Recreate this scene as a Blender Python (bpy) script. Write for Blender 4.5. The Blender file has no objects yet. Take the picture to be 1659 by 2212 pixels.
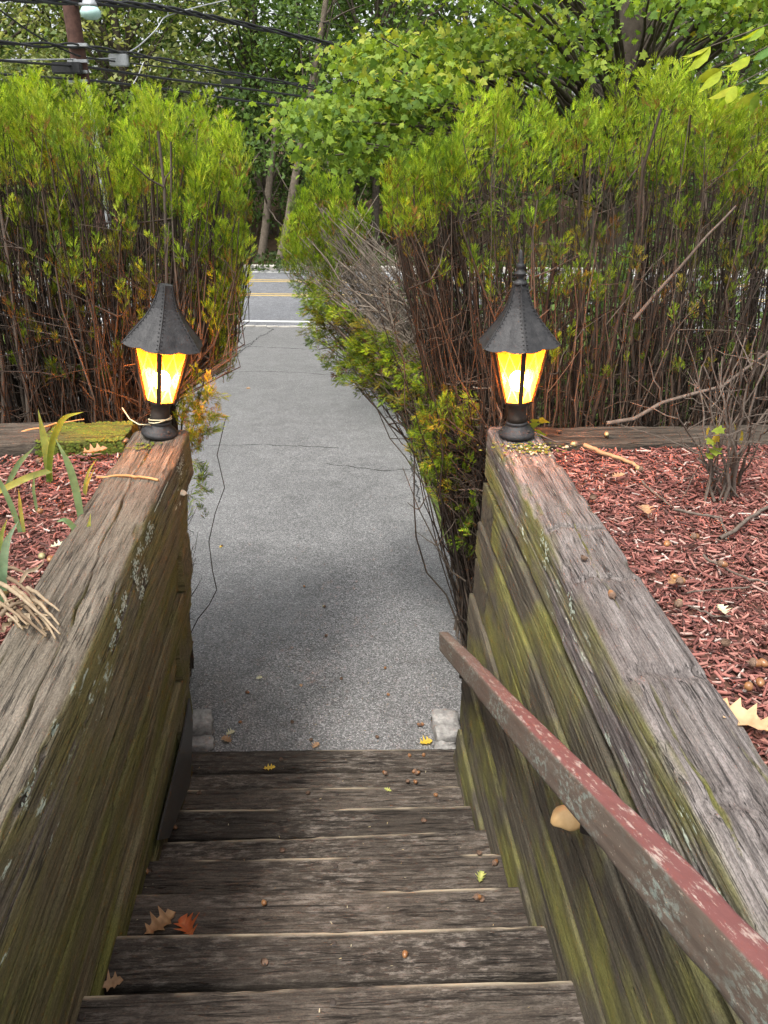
import bpy, bmesh, math, random
import numpy as np
from mathutils import Vector, Matrix

sc = bpy.context.scene
COL = sc.collection
random.seed(11)
RNG = np.random.default_rng(11)
R = math.radians

# ------------------------------------------------------------------ camera
CAM = Vector((0.0, 0.0, 2.62)); PITCH = R(26.7); YAW = R(3.6); FPX = 1659.0
cd = bpy.data.cameras.new('camera'); cam = bpy.data.objects.new('camera', cd); COL.objects.link(cam)
cd.sensor_fit = 'VERTICAL'; cd.sensor_height = 24.0; cd.lens = 18.0
cd.clip_start = 0.02; cd.clip_end = 2000
cam.location = CAM; cam.rotation_euler = (math.pi/2 - PITCH, 0, -YAW)
sc.camera = cam
fwd = Vector((math.sin(YAW)*math.cos(PITCH), math.cos(YAW)*math.cos(PITCH), -math.sin(PITCH)))
rgt = Vector((math.cos(YAW), -math.sin(YAW), 0)); upv = rgt.cross(fwd)

def ray(x, y): return fwd + rgt*((x-829.5)/FPX) - upv*((y-1106)/FPX)      # photo measured on a 1659 x 2212 grid
def on_z(x, y, z): d = ray(x, y); return CAM + d*((z-CAM.z)/d.z)
def on_y(x, y, Y): d = ray(x, y); return CAM + d*((Y-CAM.y)/d.y)
def on_x(x, y, X): d = ray(x, y); return CAM + d*((X-CAM.x)/d.x)

# ------------------------------------------------------------------ sky, sun, exposure
SUN_EL, SUN_AZ = R(66), R(215)      # soft sun behind thin cloud, coming from behind the left shoulder
w = bpy.data.worlds.new('World'); sc.world = w; w.use_nodes = True
nt = w.node_tree; bg = nt.nodes['Background']
sky = nt.nodes.new('ShaderNodeTexSky'); sky.sky_type = 'NISHITA'; sky.sun_disc = False
sky.sun_elevation = SUN_EL; sky.sun_rotation = SUN_AZ; sky.dust_density = 4.0; sky.air_density = 1.0
hs = nt.nodes.new('ShaderNodeHueSaturation'); hs.inputs['Saturation'].default_value = 0.22
nt.links.new(sky.outputs[0], hs.inputs['Color']); nt.links.new(hs.outputs[0], bg.inputs['Color'])
bg.inputs['Strength'].default_value = 0.115
sl = bpy.data.lights.new('sun', 'SUN'); so = bpy.data.objects.new('sun', sl); COL.objects.link(so)
sl.energy = 1.5; sl.angle = R(11); sl.color = (1.0, 0.96, 0.9)
sd = Vector((math.sin(SUN_AZ)*math.cos(SUN_EL), math.cos(SUN_AZ)*math.cos(SUN_EL), math.sin(SUN_EL)))
so.rotation_euler = sd.to_track_quat('Z', 'Y').to_euler()
vs = sc.view_settings; vs.view_transform = 'Standard'; vs.look = 'None'; vs.gamma = 1.0; vs.use_curve_mapping = False
vs.exposure = 1.66
sc.cycles.max_bounces = 5; sc.cycles.transparent_max_bounces = 12; sc.cycles.caustics_reflective = False; sc.cycles.caustics_refractive = False

# ------------------------------------------------------------------ helpers
def tag(o, label=None, cat=None, group=None, kind=None):
    if label: o['label'] = label
    if cat: o['category'] = cat
    if group: o['group'] = group
    if kind: o['kind'] = kind
    return o
def empty(name, loc=(0, 0, 0), rot=(0, 0, 0)):
    o = bpy.data.objects.new(name, None); COL.objects.link(o); o.empty_display_size = .1
    o.location = loc; o.rotation_euler = rot
    return o
def link(name, me, mat=None, parent=None):
    o = bpy.data.objects.new(name, me); COL.objects.link(o)
    if mat and not me.materials: me.materials.append(mat)
    if parent: o.parent = parent
    return o
def mesh(name, verts, faces, mat=None, parent=None, smooth=False):
    me = bpy.data.meshes.new(name); me.from_pydata([tuple(v) for v in verts], [], faces); me.update()
    if smooth: me.polygons.foreach_set('use_smooth', [True]*len(me.polygons))
    return link(name, me, mat, parent)
def np_mesh(name, V, Fc, mat, parent=None, cols=None, smooth=False):
    """V (n,3) floats, Fc (m,k) ints: one bulk mesh"""
    me = bpy.data.meshes.new(name); n = len(V); m, k = Fc.shape
    me.vertices.add(n); me.vertices.foreach_set('co', np.ascontiguousarray(V, dtype=np.float32).ravel())
    me.loops.add(m*k); me.loops.foreach_set('vertex_index', np.ascontiguousarray(Fc, dtype=np.int32).ravel())
    me.polygons.add(m); me.polygons.foreach_set('loop_start', np.arange(0, m*k, k, dtype=np.int32))
    me.update(calc_edges=True)
    if smooth: me.polygons.foreach_set('use_smooth', np.ones(m, dtype=bool))
    if cols is not None:
        a = me.attributes.new('tint', 'FLOAT_COLOR', 'POINT')
        c4 = np.ones((n, 4), dtype=np.float32); c4[:, :3] = cols; a.data.foreach_set('color', c4.ravel())
    return link(name, me, mat, parent)
def norm(a): return a/np.maximum(np.linalg.norm(a, axis=-1, keepdims=True), 1e-9)
def scatter(name, T, TF, P, U, S, mat, parent=None, cols=None, Vh=None, smooth=False, wid=None):
    """copies of template T (k,3: along, across, normal) at P along U with size S, joined into one mesh"""
    n = len(P); U = norm(U)
    if Vh is None: Vh = norm(RNG.normal(size=(n, 3)))
    W = norm(np.cross(U, Vh)); Vv = np.cross(W, U)
    S = np.asarray(S).reshape(-1, 1, 1); ww = S if wid is None else S*np.asarray(wid).reshape(-1, 1, 1)
    T = np.asarray(T, float)
    V = P[:, None] + S*T[None, :, 0:1]*U[:, None] + ww*T[None, :, 1:2]*Vv[:, None] + S*T[None, :, 2:3]*W[:, None]
    Fa = np.asarray(TF)[None] + (np.arange(n)*len(T))[:, None, None]
    c = None if cols is None else np.repeat(cols, len(T), axis=0)
    return np_mesh(name, V.reshape(-1, 3), Fa.reshape(-1, Fa.shape[-1]), mat, parent, c, smooth)
def tubes(paths, sides=4):
    """paths: list of (pts (k,3), radii (k)) -> V, F"""
    VV = []; FF = []; off = 0
    for pts, rad in paths:
        pts = np.asarray(pts, float); k = len(pts); rad = np.broadcast_to(np.asarray(rad, float), (k,))
        t = norm(np.gradient(pts, axis=0)); ref = np.array([.31, .83, .47]) if abs(t[0] @ np.array([.31, .83, .47])) < .9 else np.array([1., 0, 0])
        a = norm(np.cross(t, ref)); b = np.cross(t, a)
        an = np.linspace(0, 2*np.pi, sides, endpoint=False)
        ring = pts[:, None] + rad[:, None, None]*(np.cos(an)[None, :, None]*a[:, None] + np.sin(an)[None, :, None]*b[:, None])
        VV.append(ring.reshape(-1, 3))
        i = np.arange(k-1)[:, None]*sides; j = np.arange(sides)[None]; jn = (j+1) % sides
        FF.append(np.stack([i+j, i+jn, i+sides+jn, i+sides+j], -1).reshape(-1, 4) + off)
        tip = np.arange(sides); off += k*sides
    return np.concatenate(VV), np.concatenate(FF)
def tube_obj(name, paths, mat, parent=None, sides=4, smooth=True, cols=None):
    V, Fc = tubes(paths, sides); return np_mesh(name, V, Fc, mat, parent, cols, smooth)
def wiggle(p0, p1, n, amp, bow=(0, 0, 0)):
    p0 = np.array(p0, float); p1 = np.array(p1, float); t = np.linspace(0, 1, n)[:, None]
    p = p0 + (p1-p0)*t + np.array(bow)*np.sin(np.pi*t)
    q = RNG.normal(size=(n, 3))*amp; q[0] = 0; q = np.cumsum(q, 0)*.8
    return p + q - q[-1]*t
def lathe(prof, n=24):
    V = []; Fc = []
    for r, z in prof:
        for i in range(n): a = 2*math.pi*i/n; V.append((r*math.cos(a), r*math.sin(a), z))
    for k in range(len(prof)-1):
        for i in range(n): j = (i+1) % n; Fc.append((k*n+i, k*n+j, (k+1)*n+j, (k+1)*n+i))
    Fc.append(tuple(range(n))[::-1]); Fc.append(tuple((len(prof)-1)*n+i for i in range(n)))
    return V, Fc
def vnoise1(x, seed, scale=1.0):
    r = np.random.default_rng(seed).uniform(-1, 1, 4096); x = np.asarray(x, float)*scale + 700; i = np.floor(x).astype(int); f = x-i; f = f*f*(3-2*f)
    return r[i % 4096]*(1-f) + r[(i+1) % 4096]*f
def vnoise2(x, y, seed):
    r = np.random.default_rng(seed).uniform(-1, 1, (128, 128)); x = np.asarray(x, float)+500; y = np.asarray(y, float)+500
    i = np.floor(x).astype(int); j = np.floor(y).astype(int); f = x-i; g = y-j; f = f*f*(3-2*f); g = g*g*(3-2*g); i %= 128; j %= 128; i2 = (i+1) % 128; j2 = (j+1) % 128
    return (r[i, j]*(1-f)+r[i2, j]*f)*(1-g) + (r[i, j2]*(1-f)+r[i2, j2]*f)*g

# ------------------------------------------------------------------ materials
class NT:
    def __init__(s, name):
        s.m = bpy.data.materials.new(name); s.m.use_nodes = True; s.t = s.m.node_tree; s.n = s.t.nodes; s.b = s.n['Principled BSDF']
    def node(s, typ, ins=None, **kw):
        n = s.n.new('ShaderNode'+typ)
        for k, v in kw.items(): setattr(n, k, v)
        for k, v in (ins or {}).items(): s.set(n.inputs[k], v)
        return n
    def set(s, sock, v):
        if isinstance(v, bpy.types.NodeSocket): s.t.links.new(v, sock)
        elif isinstance(v, (tuple, list)) and len(v) == 3 and sock.type == 'RGBA': sock.default_value = (*v, 1)
        else: sock.default_value = v
    def coord(s, kind='Object', scale=(1, 1, 1), rnd=True):
        c = s.node('TexCoord').outputs[kind]
        if rnd:
            oi = s.node('ObjectInfo'); mu = s.node('Math', {0: oi.outputs['Random'], 1: 37.0}, operation='MULTIPLY')
            c = s.node('VectorMath', {0: c, 1: mu.outputs[0]}, operation='ADD').outputs[0]
        return s.node('Mapping', {'Vector': c, 'Scale': scale}).outputs[0]
    def noise(s, vec, scale, detail=4, rough=.6, dist=0): return s.node('TexNoise', {'Vector': vec, 'Scale': scale, 'Detail': detail, 'Roughness': rough, 'Distortion': dist}).outputs['Fac']
    def ramp(s, fac, stops, interp='LINEAR'):
        n = s.node('ValToRGB', {'Fac': fac}); e = n.color_ramp.elements; n.color_ramp.interpolation = interp
        while len(e) < len(stops): e.new(.5)
        for i, (p, c) in enumerate(stops):
            e[i].position = p; e[i].color = (*c, 1) if isinstance(c, (tuple, list)) else (c, c, c, 1)
        return n.outputs['Color']
    def mix(s, fac, a, b, mode='MIX'):
        n = s.node('Mix', data_type='RGBA', blend_type=mode); s.set(n.inputs[0], fac); s.set(n.inputs[6], a); s.set(n.inputs[7], b); return n.outputs[2]
    def math(s, op, a, b=0.0): return s.node('Math', {0: a, 1: b}, operation=op).outputs[0]
    def bump(s, h, strength=.4, dist=.005):
        b = s.node('Bump', {'Height': h, 'Strength': strength, 'Distance': dist}); s.t.links.new(b.outputs[0], s.b.inputs['Normal']); return b
    def done(s, col=None, rough=.8, spec=.3, **kw):
        if col is not None: s.set(s.b.inputs['Base Color'], col)
        s.set(s.b.inputs['Roughness'], rough); s.b.inputs['Specular IOR Level'].default_value = spec
        for k, v in kw.items(): s.set(s.b.inputs[k], v)
        return s.m

def wood(name, c1, c2, blotch, algae=None, algae_lo=.45, algae_hi=.62, lichen=False, wearc=None, scuff=None, scuff_lo=.5, dark_lines=.55, top_clean=None, check=.4, algae_sc=(1.6, 3.4, 4.2), streak=1.0):
    s = NT(name); o = s.coord()
    raw = s.node('TexCoord').outputs['Object']
    g = s.noise(s.node('Mapping', {'Vector': o, 'Scale': (1.3, 22, 22)}).outputs[0], 2.2, 5, .62, .25)
    fine = s.noise(s.node('Mapping', {'Vector': o, 'Scale': (3.5, 110, 110)}).outputs[0], 2.0, 4, .65, .1)
    big = s.noise(o, 5.0, 4, .6)
    f2 = s.noise(s.node('Mapping', {'Vector': o, 'Scale': (11, 170, 170)}).outputs[0], 2.0, 5, .7, .15)
    sp = s.noise(s.node('Mapping', {'Vector': o, 'Scale': (70, 150, 150)}).outputs[0], 2.2, 4, .7)
    rn = s.noise(s.node('Mapping', {'Vector': o, 'Scale': (.9, 30, 30)}).outputs[0], 1.6, 3, .55, .3)
    rid = s.math('ABSOLUTE', s.math('SUBTRACT', rn, .5))
    brk = s.noise(s.node('Mapping', {'Vector': o, 'Scale': (3, 9, 9)}).outputs[0], 1.5, 2)
    chk = s.math('MAXIMUM', s.ramp(rid, [(.004, .0), (.016, 1.)]), s.ramp(brk, [(.42, 1.), (.50, .0)]))
    c = s.mix(s.ramp(g, [(.38, 0.), (.60, 1.)]), c1, c2)
    c = s.mix(s.ramp(big, [(.38, 0.), (.66, .75)]), c, blotch)
    ln = s.ramp(fine, [(.30, dark_lines*.4), (.47, 1.)])
    c = s.mix(streak, c, ln, 'MULTIPLY')
    c = s.mix(streak, c, s.ramp(f2, [(.30, .35), (.46, 1.), (.75, 1.25)]), 'MULTIPLY')
    c = s.mix(1.0, c, s.ramp(sp, [(.30, .55), (.5, 1.), (.72, 1.4)]), 'MULTIPLY')
    oi = s.node('ObjectInfo'); val = s.node('MapRange', {'Value': oi.outputs['Random'], 'To Min': .72, 'To Max': 1.22}).outputs[0]
    c = s.node('HueSaturation', {'Color': c, 'Value': val}).outputs[0]
    if algae:
        an = s.noise(s.node('Mapping', {'Vector': o, 'Scale': algae_sc}).outputs[0], 1.7, 4, .5, .3)
        am = s.ramp(an, [(algae_lo, 0.), (algae_hi, 1.)])
        av = s.noise(s.node('Mapping', {'Vector': o, 'Scale': (4, 14, 14)}).outputs[0], 2.5, 5, .7)
        ac = s.mix(s.ramp(av, [(.35, 0.), (.7, 1.)]), tuple(x*.62 for x in algae), algae)
        if top_clean is not None:
            nz = s.node('SeparateXYZ', {0: s.node('NewGeometry').outputs['Normal']}).outputs[2]
            am = s.math('MULTIPLY', am, s.ramp(nz, [(.35, 1.), (.8, top_clean)]))
        c = s.mix(s.math('MULTIPLY', am, .9), c, s.mix(1.0, s.mix(streak, ac, s.ramp(f2, [(.28, .4), (.46, 1.)]), 'MULTIPLY'), s.ramp(sp, [(.28, .5), (.5, 1.), (.72, 1.25)]), 'MULTIPLY'))
    if scuff:
        sn = s.noise(s.node('Mapping', {'Vector': o, 'Scale': (9, 34, 34)}).outputs[0], 2.0, 8, .8, .2)
        sb = s.noise(o, 2.6, 3, .5)
        sm = s.math('MULTIPLY', s.ramp(sn, [(scuff_lo, 0.), (scuff_lo+.13, 1.)]), s.ramp(sb, [(.38, .1), (.62, 1.)]))
        c = s.mix(s.math('MULTIPLY', sm, .75), c, scuff)
    if lichen:
        ln1 = s.noise(s.node('Mapping', {'Vector': o, 'Scale': (5, 15, 15)}).outputs[0], 2.6, 6, .7)
        ln2 = s.noise(o, 4.0, 2, .5)
        zz = s.node('SeparateXYZ', {0: raw}).outputs[2]
        lm = s.math('MULTIPLY', s.ramp(ln1, [(.60, 0.), (.635, 1.)], 'LINEAR'), s.ramp(ln2, [(.46, 0.), (.55, 1.)]))
        nz2 = s.node('SeparateXYZ', {0: s.node('NewGeometry').outputs['Normal']}).outputs[2]
        lm = s.math('MULTIPLY', lm, s.ramp(nz2, [(.4, 1.), (.75, 0.)]))
        c = s.mix(lm, c, (.46, .52, .42))
    c = s.mix(1.0, c, s.ramp(chk, [(0., check), (1., 1.)]), 'MULTIPLY')
    if wearc:
        wa = s.node('Attribute', attribute_name='wear').outputs['Fac']
        c = s.mix(wa, c, wearc)
    h = s.math('ADD', s.math('ADD', s.math('MULTIPLY', fine, .5), s.math('MULTIPLY', f2, .6)), s.math('ADD', s.math('MULTIPLY', g, .5), s.math('ADD', s.math('MULTIPLY', sp, .35), s.math('MULTIPLY', chk, 1.2))))
    s.bump(h, .9, .006)
    return s.done(c, .85, .25)

M = {}
M['cap_left'] = wood('weathered_wood_tan', (.085, .07, .053), (.20, .17, .135), (.12, .10, .076), algae=(.19, .17, .055), algae_lo=.36, algae_hi=.6, lichen=True, top_clean=.04)
M['cap_right'] = wood('weathered_wood_silver', (.085, .073, .068), (.26, .23, .217), (.135, .113, .104), algae=(.20, .195, .05), algae_lo=.42, algae_hi=.62, lichen=True, top_clean=.02, dark_lines=.3)
M['wall_left'] = wood('mossy_wood_olive', (.095, .08, .046), (.21, .18, .105), (.13, .112, .055), algae=(.155, .155, .035), algae_lo=.40, algae_hi=.64, check=.72, streak=.55)
M['wall_right'] = wood('mossy_wood_green', (.058, .05, .038), (.135, .118, .085), (.08, .07, .05), algae=(.19, .185, .05), algae_lo=.45, algae_hi=.64, check=.8, streak=.5, algae_sc=(2.0, 2.6, 2.9))
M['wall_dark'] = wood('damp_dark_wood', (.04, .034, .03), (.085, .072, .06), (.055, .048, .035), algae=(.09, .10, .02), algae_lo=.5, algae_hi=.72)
M['tread'] = wood('stair_timber', (.035, .028, .022), (.082, .067, .053), (.05, .04, .032), wearc=(.55, .46, .33), scuff=(.24, .208, .178), scuff_lo=.49, dark_lines=.4)
M['cross'] = wood('grey_brown_timber', (.045, .037, .028), (.11, .09, .07), (.07, .056, .042), dark_lines=.4)
M['moss_timber'] = wood('moss_covered_timber', (.07, .058, .035), (.13, .11, .07), (.09, .075, .035), algae=(.115, .125, .018), algae_lo=.28, algae_hi=.5)

def rail_mat():
    s = NT('worn_red_paint'); o = s.coord(rnd=False)
    fl = s.noise(s.node('Mapping', {'Vector': o, 'Scale': (9, 40, 40)}).outputs[0], 2.2, 7, .72)
    red = s.mix(s.noise(o, 18, 4), (.105, .036, .034), (.185, .07, .066))
    red = s.mix(s.ramp(fl, [(.54, 0.), (.62, .85)]), red, (.36, .29, .25))
    side = s.mix(s.noise(s.node('Mapping', {'Vector': o, 'Scale': (3, 24, 24)}).outputs[0], 3, 6, .7), (.075, .055, .042), (.16, .125, .098))
    l1 = s.noise(s.node('Mapping', {'Vector': o, 'Scale': (14, 32, 32)}).outputs[0], 3.0, 7, .75); l2 = s.noise(o, 4.5, 2)
    lm = s.math('MULTIPLY', s.ramp(l1, [(.50, 0.), (.58, 1.)]), s.ramp(l2, [(.44, 0.), (.62, .8)]))
    side = s.mix(lm, side, (.25, .30, .26))
    sp = s.noise(s.node('Mapping', {'Vector': o, 'Scale': (30, 60, 60)}).outputs[0], 3.0, 3, .6)
    side = s.mix(s.ramp(sp, [(.66, 0.), (.69, .7)]), side, (.42, .36, .28))
    nz = s.node('SeparateXYZ', {0: s.node('NewGeometry').outputs['Normal']}).outputs[2]
    far = s.node('SeparateXYZ', {0: o}).outputs[0]
    worn = s.ramp(s.math('MULTIPLY', far, .2), [(.0, .1), (.16, .45), (.3, .95)])
    c = s.mix(s.math('MULTIPLY', s.ramp(nz, [(.3, 0.), (.7, 1.)]), worn), side, red)
    s.bump(fl, .35, .003)
    return s.done(c, .7, .3)
M['rail'] = rail_mat()

def asphalt(name, dark, mid, lite, sc1=95, rough=.62):
    s = NT(name); o = s.coord('Object', rnd=False)
    v = s.node('TexVoronoi', {'Vector': o, 'Scale': sc1, 'Randomness': 1.0}); rnd = s.node('SeparateColor', {0: v.outputs['Color']}).outputs[0]
    c = s.ramp(rnd, [(.0, dark), (.5, mid), (.78, tuple(m*1.25 for m in mid)), (1., lite)])
    edge = s.ramp(v.outputs['Distance'], [(.30, 1.), (.75, .5)])
    c = s.mix(1.0, c, edge, 'MULTIPLY')
    b1 = s.noise(o, .9, 5, .62); b2 = s.noise(o, 5.5, 4, .6)
    c = s.mix(1.0, c, s.ramp(b1, [(.32, .9), (.66, 1.09)]), 'MULTIPLY'); c = s.mix(1.0, c, s.ramp(b2, [(.3, .84), (.6, 1.08)]), 'MULTIPLY')
    s.bump(v.outputs['Distance'], .8, .004)
    return s.done(c, rough, .45)
M['drive'] = asphalt('worn_driveway_asphalt', (.075, .075, .075), (.172, .171, .170), (.36, .355, .35), 155, .5)
M['road'] = asphalt('road_asphalt', (.11, .114, .125), (.165, .17, .182), (.25, .25, .26), 60)
def simple(name, c1, c2, scale=8, rough=.8, spec=.3, bump=.0, bscale=None, **kw):
    s = NT(name); o = s.coord(); n = s.noise(o, scale, 5, .65); c = s.mix(s.ramp(n, [(.3, 0.), (.7, 1.)]), c1, c2)
    if bump: s.bump(s.noise(o, bscale or scale*3, 5, .7), bump, .004)
    return s.done(c, rough, spec, **kw)
M['white_line'] = simple('white_road_paint', (.46, .46, .45), (.6, .6, .58), 12)
M['yellow_line'] = simple('yellow_road_paint', (.34, .24, .08), (.44, .32, .12), 12)
M['kerb'] = simple('kerb_stone_grey', (.28, .26, .23), (.42, .40, .36), 9, bump=.4)
M['cobble'] = simple('granite_block', (.13, .125, .12), (.34, .33, .31), 38, bump=.6, bscale=60)
M['crack'] = simple('dark_crack_filler', (.02, .02, .02), (.04, .04, .04), 20)
M['grass'] = simple('grass_ground', (.05, .075, .02), (.10, .12, .035), 6, bump=.5, bscale=40)
M['leaf_litter'] = simple('forest_floor', (.045, .03, .02), (.13, .085, .055), 7, bump=.6, bscale=30)
M['soil'] = simple('mulch_soil', (.05, .022, .015), (.10, .045, .03), 30, bump=.8, bscale=90)
M['iron'] = simple('black_cast_iron', (.010, .010, .011), (.030, .029, .029), 40, .55, .35, bump=.6, bscale=70)
M['iron_rust'] = simple('rusted_black_iron', (.016, .013, .011), (.045, .032, .024), 30, .6, .4, bump=.4, bscale=90)
M['rivet'] = simple('worn_rivet_metal', (.10, .10, .10), (.2, .2, .2), 40, .4, .5)
M['stem'] = None
def tinted(name, rough=.6, trans=.0, spec=.3, gain=1.0, bumps=0):
    s = NT(name); a = s.node('Attribute', attribute_name='tint').outputs['Color']
    n = s.noise(s.node('TexCoord').outputs['Object'], 40, 3); c = s.mix(1.0, a, s.ramp(n, [(.3, .75*gain), (.7, 1.2*gain)]), 'MULTIPLY')
    m = s.done(c, rough, spec)
    if bumps: s.bump(s.noise(s.node('Mapping', {'Vector': s.node('TexCoord').outputs['Object'], 'Scale': (60, 60, 9)}).outputs[0], 3, 4, .7), bumps, .004)
    if trans:
        tr = s.node('BsdfTranslucent', {'Color': s.mix(1.0, c, (1.25, 1.2, .55), 'MULTIPLY')}); mx = s.node('MixShader', {0: trans, 1: s.b.outputs[0], 2: tr.outputs[0]})
        s.t.links.new(mx.outputs[0], s.n['Material Output'].inputs[0])
    return m
M['foliage'] = tinted('hedge_foliage', .55, .42, .18, 1.08)
M['leaf'] = tinted('broad_leaf', .55, .48, .15)
M['stem'] = tinted('hedge_stem_bark', .85, 0, .2)
M['chip'] = tinted('red_mulch_chip', .8, 0, .3)
M['dryleaf'] = tinted('dry_leaf', .6, .25, .3)
M['blade'] = tinted('iris_blade', .42, .35, .4)
M['bark'] = simple('tree_bark', (.045, .036, .028), (.11, .09, .07), 12, .9, .2, bump=.9, bscale=25)
M['bark_pale'] = simple('pale_tree_bark', (.10, .08, .06), (.19, .155, .12), 12, .9, .2, bump=.9, bscale=25)
M['pole'] = simple('creosote_pole_wood', (.05, .024, .018), (.105, .052, .04), 14, .8, .3, bump=.5, bscale=40)
M['cable'] = simple('black_cable_sheath', (.012, .012, .013), (.02, .02, .022), 10, .5, .4)
M['steel'] = simple('galvanised_steel', (.3, .31, .32), (.45, .46, .47), 20, .45, .5, Metallic=.6)
M['plastic'] = simple('dark_plastic_sheet', (.028, .026, .025), (.05, .046, .043), 14, .38, .5)
M['fungus'] = simple('tan_bracket_fungus', (.36, .22, .09), (.50, .33, .16), 16, .55, .3, bump=.25, bscale=60)
M['fungus_pale'] = simple('pale_fungus', (.5, .42, .30), (.65, .57, .43), 25, .7, .3)
M['acorn'] = simple('acorn_nut', (.13, .05, .02), (.30, .15, .06), 60, .35, .5)
M['acorn_cap'] = simple('acorn_cap', (.10, .06, .04), (.2, .13, .09), 200, .8, .3, bump=.8, bscale=400)
M['acorn_green'] = simple('green_acorn', (.22, .2, .09), (.34, .3, .15), 60, .4, .5)
M['twig'] = simple('dry_twig', (.06, .046, .036), (.15, .122, .10), 60, .85, .2, bump=.3, bscale=150)
M['bare_wood'] = simple('peeled_branch', (.22, .13, .065), (.36, .23, .12), 40, .7, .3)
M['pebble'] = simple('tan_pebble', (.32, .25, .16), (.52, .43, .3), 50, .8, .3)
M['glass_lens'] = simple('green_lamp_glass', (.30, .48, .44), (.45, .62, .58), 10, .2, .5)
M['lichen'] = simple('mint_lichen', (.34, .42, .34), (.52, .58, .48), 90, .9, .2, bump=.8, bscale=200)
M['moss'] = simple('green_moss', (.06, .085, .015), (.13, .16, .03), 60, .95, .1, bump=.9, bscale=200)

def pane_mat():
    s = NT('amber_lamp_glass'); o = s.node('TexCoord').outputs['Object']
    uvn = s.node('Attribute', attribute_name='pane_uv').outputs['Vector']
    sx = s.node('SeparateXYZ', {0: uvn})
    d1 = s.math('ABSOLUTE', s.math('SUBTRACT', s.math('FRACT', s.math('ADD', sx.outputs[0], sx.outputs[1])), .5))
    d2 = s.math('ABSOLUTE', s.math('SUBTRACT', s.math('FRACT', s.math('SUBTRACT', sx.outputs[0], sx.outputs[1])), .5))
    lines = s.ramp(s.math('MINIMUM', d1, d2), [(.015, 1.), (.04, 0.)])
    n = s.noise(o, 60, 4, .6)
    amber = s.mix(s.ramp(n, [(.3, 0.), (.7, 1.)]), (.30, .125, .02), (.46, .215, .045))
    amber = s.mix(s.math('MULTIPLY', lines, .6), amber, (.8, .6, .3))
    tl = s.node('BsdfTranslucent', {'Color': amber}); tp = s.node('BsdfTransparent', {'Color': (1.0, .74, .38, 1)})
    gl = s.node('BsdfGlossy', {'Color': (.8, .8, .8, 1), 'Roughness': .12})
    m1 = s.node('MixShader', {0: .55, 1: tl.outputs[0], 2: tp.outputs[0]}); m2 = s.node('MixShader', {0: .06, 1: m1.outputs[0], 2: gl.outputs[0]})
    s.t.links.new(m2.outputs[0], s.n['Material Output'].inputs[0]); return s.m
M['pane'] = pane_mat()
def bulb_mat():
    s = NT('lit_bulb'); e = s.node('Emission', {'Color': (1., .56, .22, 1), 'Strength': 480.0}); s.t.links.new(e.outputs[0], s.n['Material Output'].inputs[0]); return s.m
M['bulb'] = bulb_mat()

# ------------------------------------------------------------------ terrain and roads
ROADZ = -1.68
ROAD_N, ROAD_F = 18.6, 26.7          # near and far edge of the road on the walk's line
ROAD_TILT = math.tan(R(-7))          # the road runs a little askew to the walk
def road_y(x, y0): return y0 + ROAD_TILT*(x+1.5)
def ground_z(x, y):
    x = np.asarray(x, float); y = np.asarray(y, float)
    yn = y - ROAD_TILT*(x+1.5)
    t = np.clip((yn-3.2)/(ROAD_N-3.2), 0, 1)
    z = ROADZ*(t*.72 + .28*t*t*(3-2*t))
    far = np.clip((yn-ROAD_F)/40, 0, 4)
    return z + far*2.2
gx = np.concatenate([np.linspace(-900, -60, 12), np.linspace(-50, -10, 14), np.linspace(-9, 9, 37), np.linspace(10, 50, 14), np.linspace(60, 900, 12)])
gy = np.concatenate([np.linspace(-900, -20, 10), np.linspace(-15, 2, 8), np.linspace(2.5, 30, 90), np.linspace(31, 80, 30), np.linspace(90, 900, 14)])
GX, GY = np.meshgrid(gx, gy); GZ = ground_z(GX, GY) - .03
onroad = (GY > road_y(GX, ROAD_N)-.4) & (GY < road_y(GX, ROAD_F)+.4); GZ = np.where(onroad, np.minimum(GZ, ROADZ-.03), GZ)
n0, n1 = GX.shape
idx = np.arange(n0*n1).reshape(n0, n1); FQ = np.stack([idx[:-1, :-1], idx[:-1, 1:], idx[1:, 1:], idx[1:, :-1]], -1).reshape(-1, 4)
def ground_mat():
    s = NT('lawn_and_wood_floor'); o = s.node('TexCoord').outputs['Object']
    y = s.node('SeparateXYZ', {0: o}).outputs[1]; n = s.noise(o, 1.2, 4)
    m = s.ramp(s.math('ADD', s.math('MULTIPLY', y, .02), s.math('MULTIPLY', n, .03)), [(.555, 0.), (.57, 1.)])
    gr = s.mix(s.noise(o, 7, 5, .7), (.045, .075, .018), (.11, .13, .035)); li = s.mix(s.noise(o, 9, 6, .75), (.035, .022, .015), (.13, .085, .055))
    s.bump(s.noise(o, 30, 5, .8), .8, .03)
    return s.done(s.mix(m, gr, li), .95, .1)
g = np_mesh('ground', np.stack([GX, GY, GZ], -1).reshape(-1, 3), FQ, ground_mat(), smooth=True); tag(g, 'sloping lawn and wooded ground around the drive', kind='structure')

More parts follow.
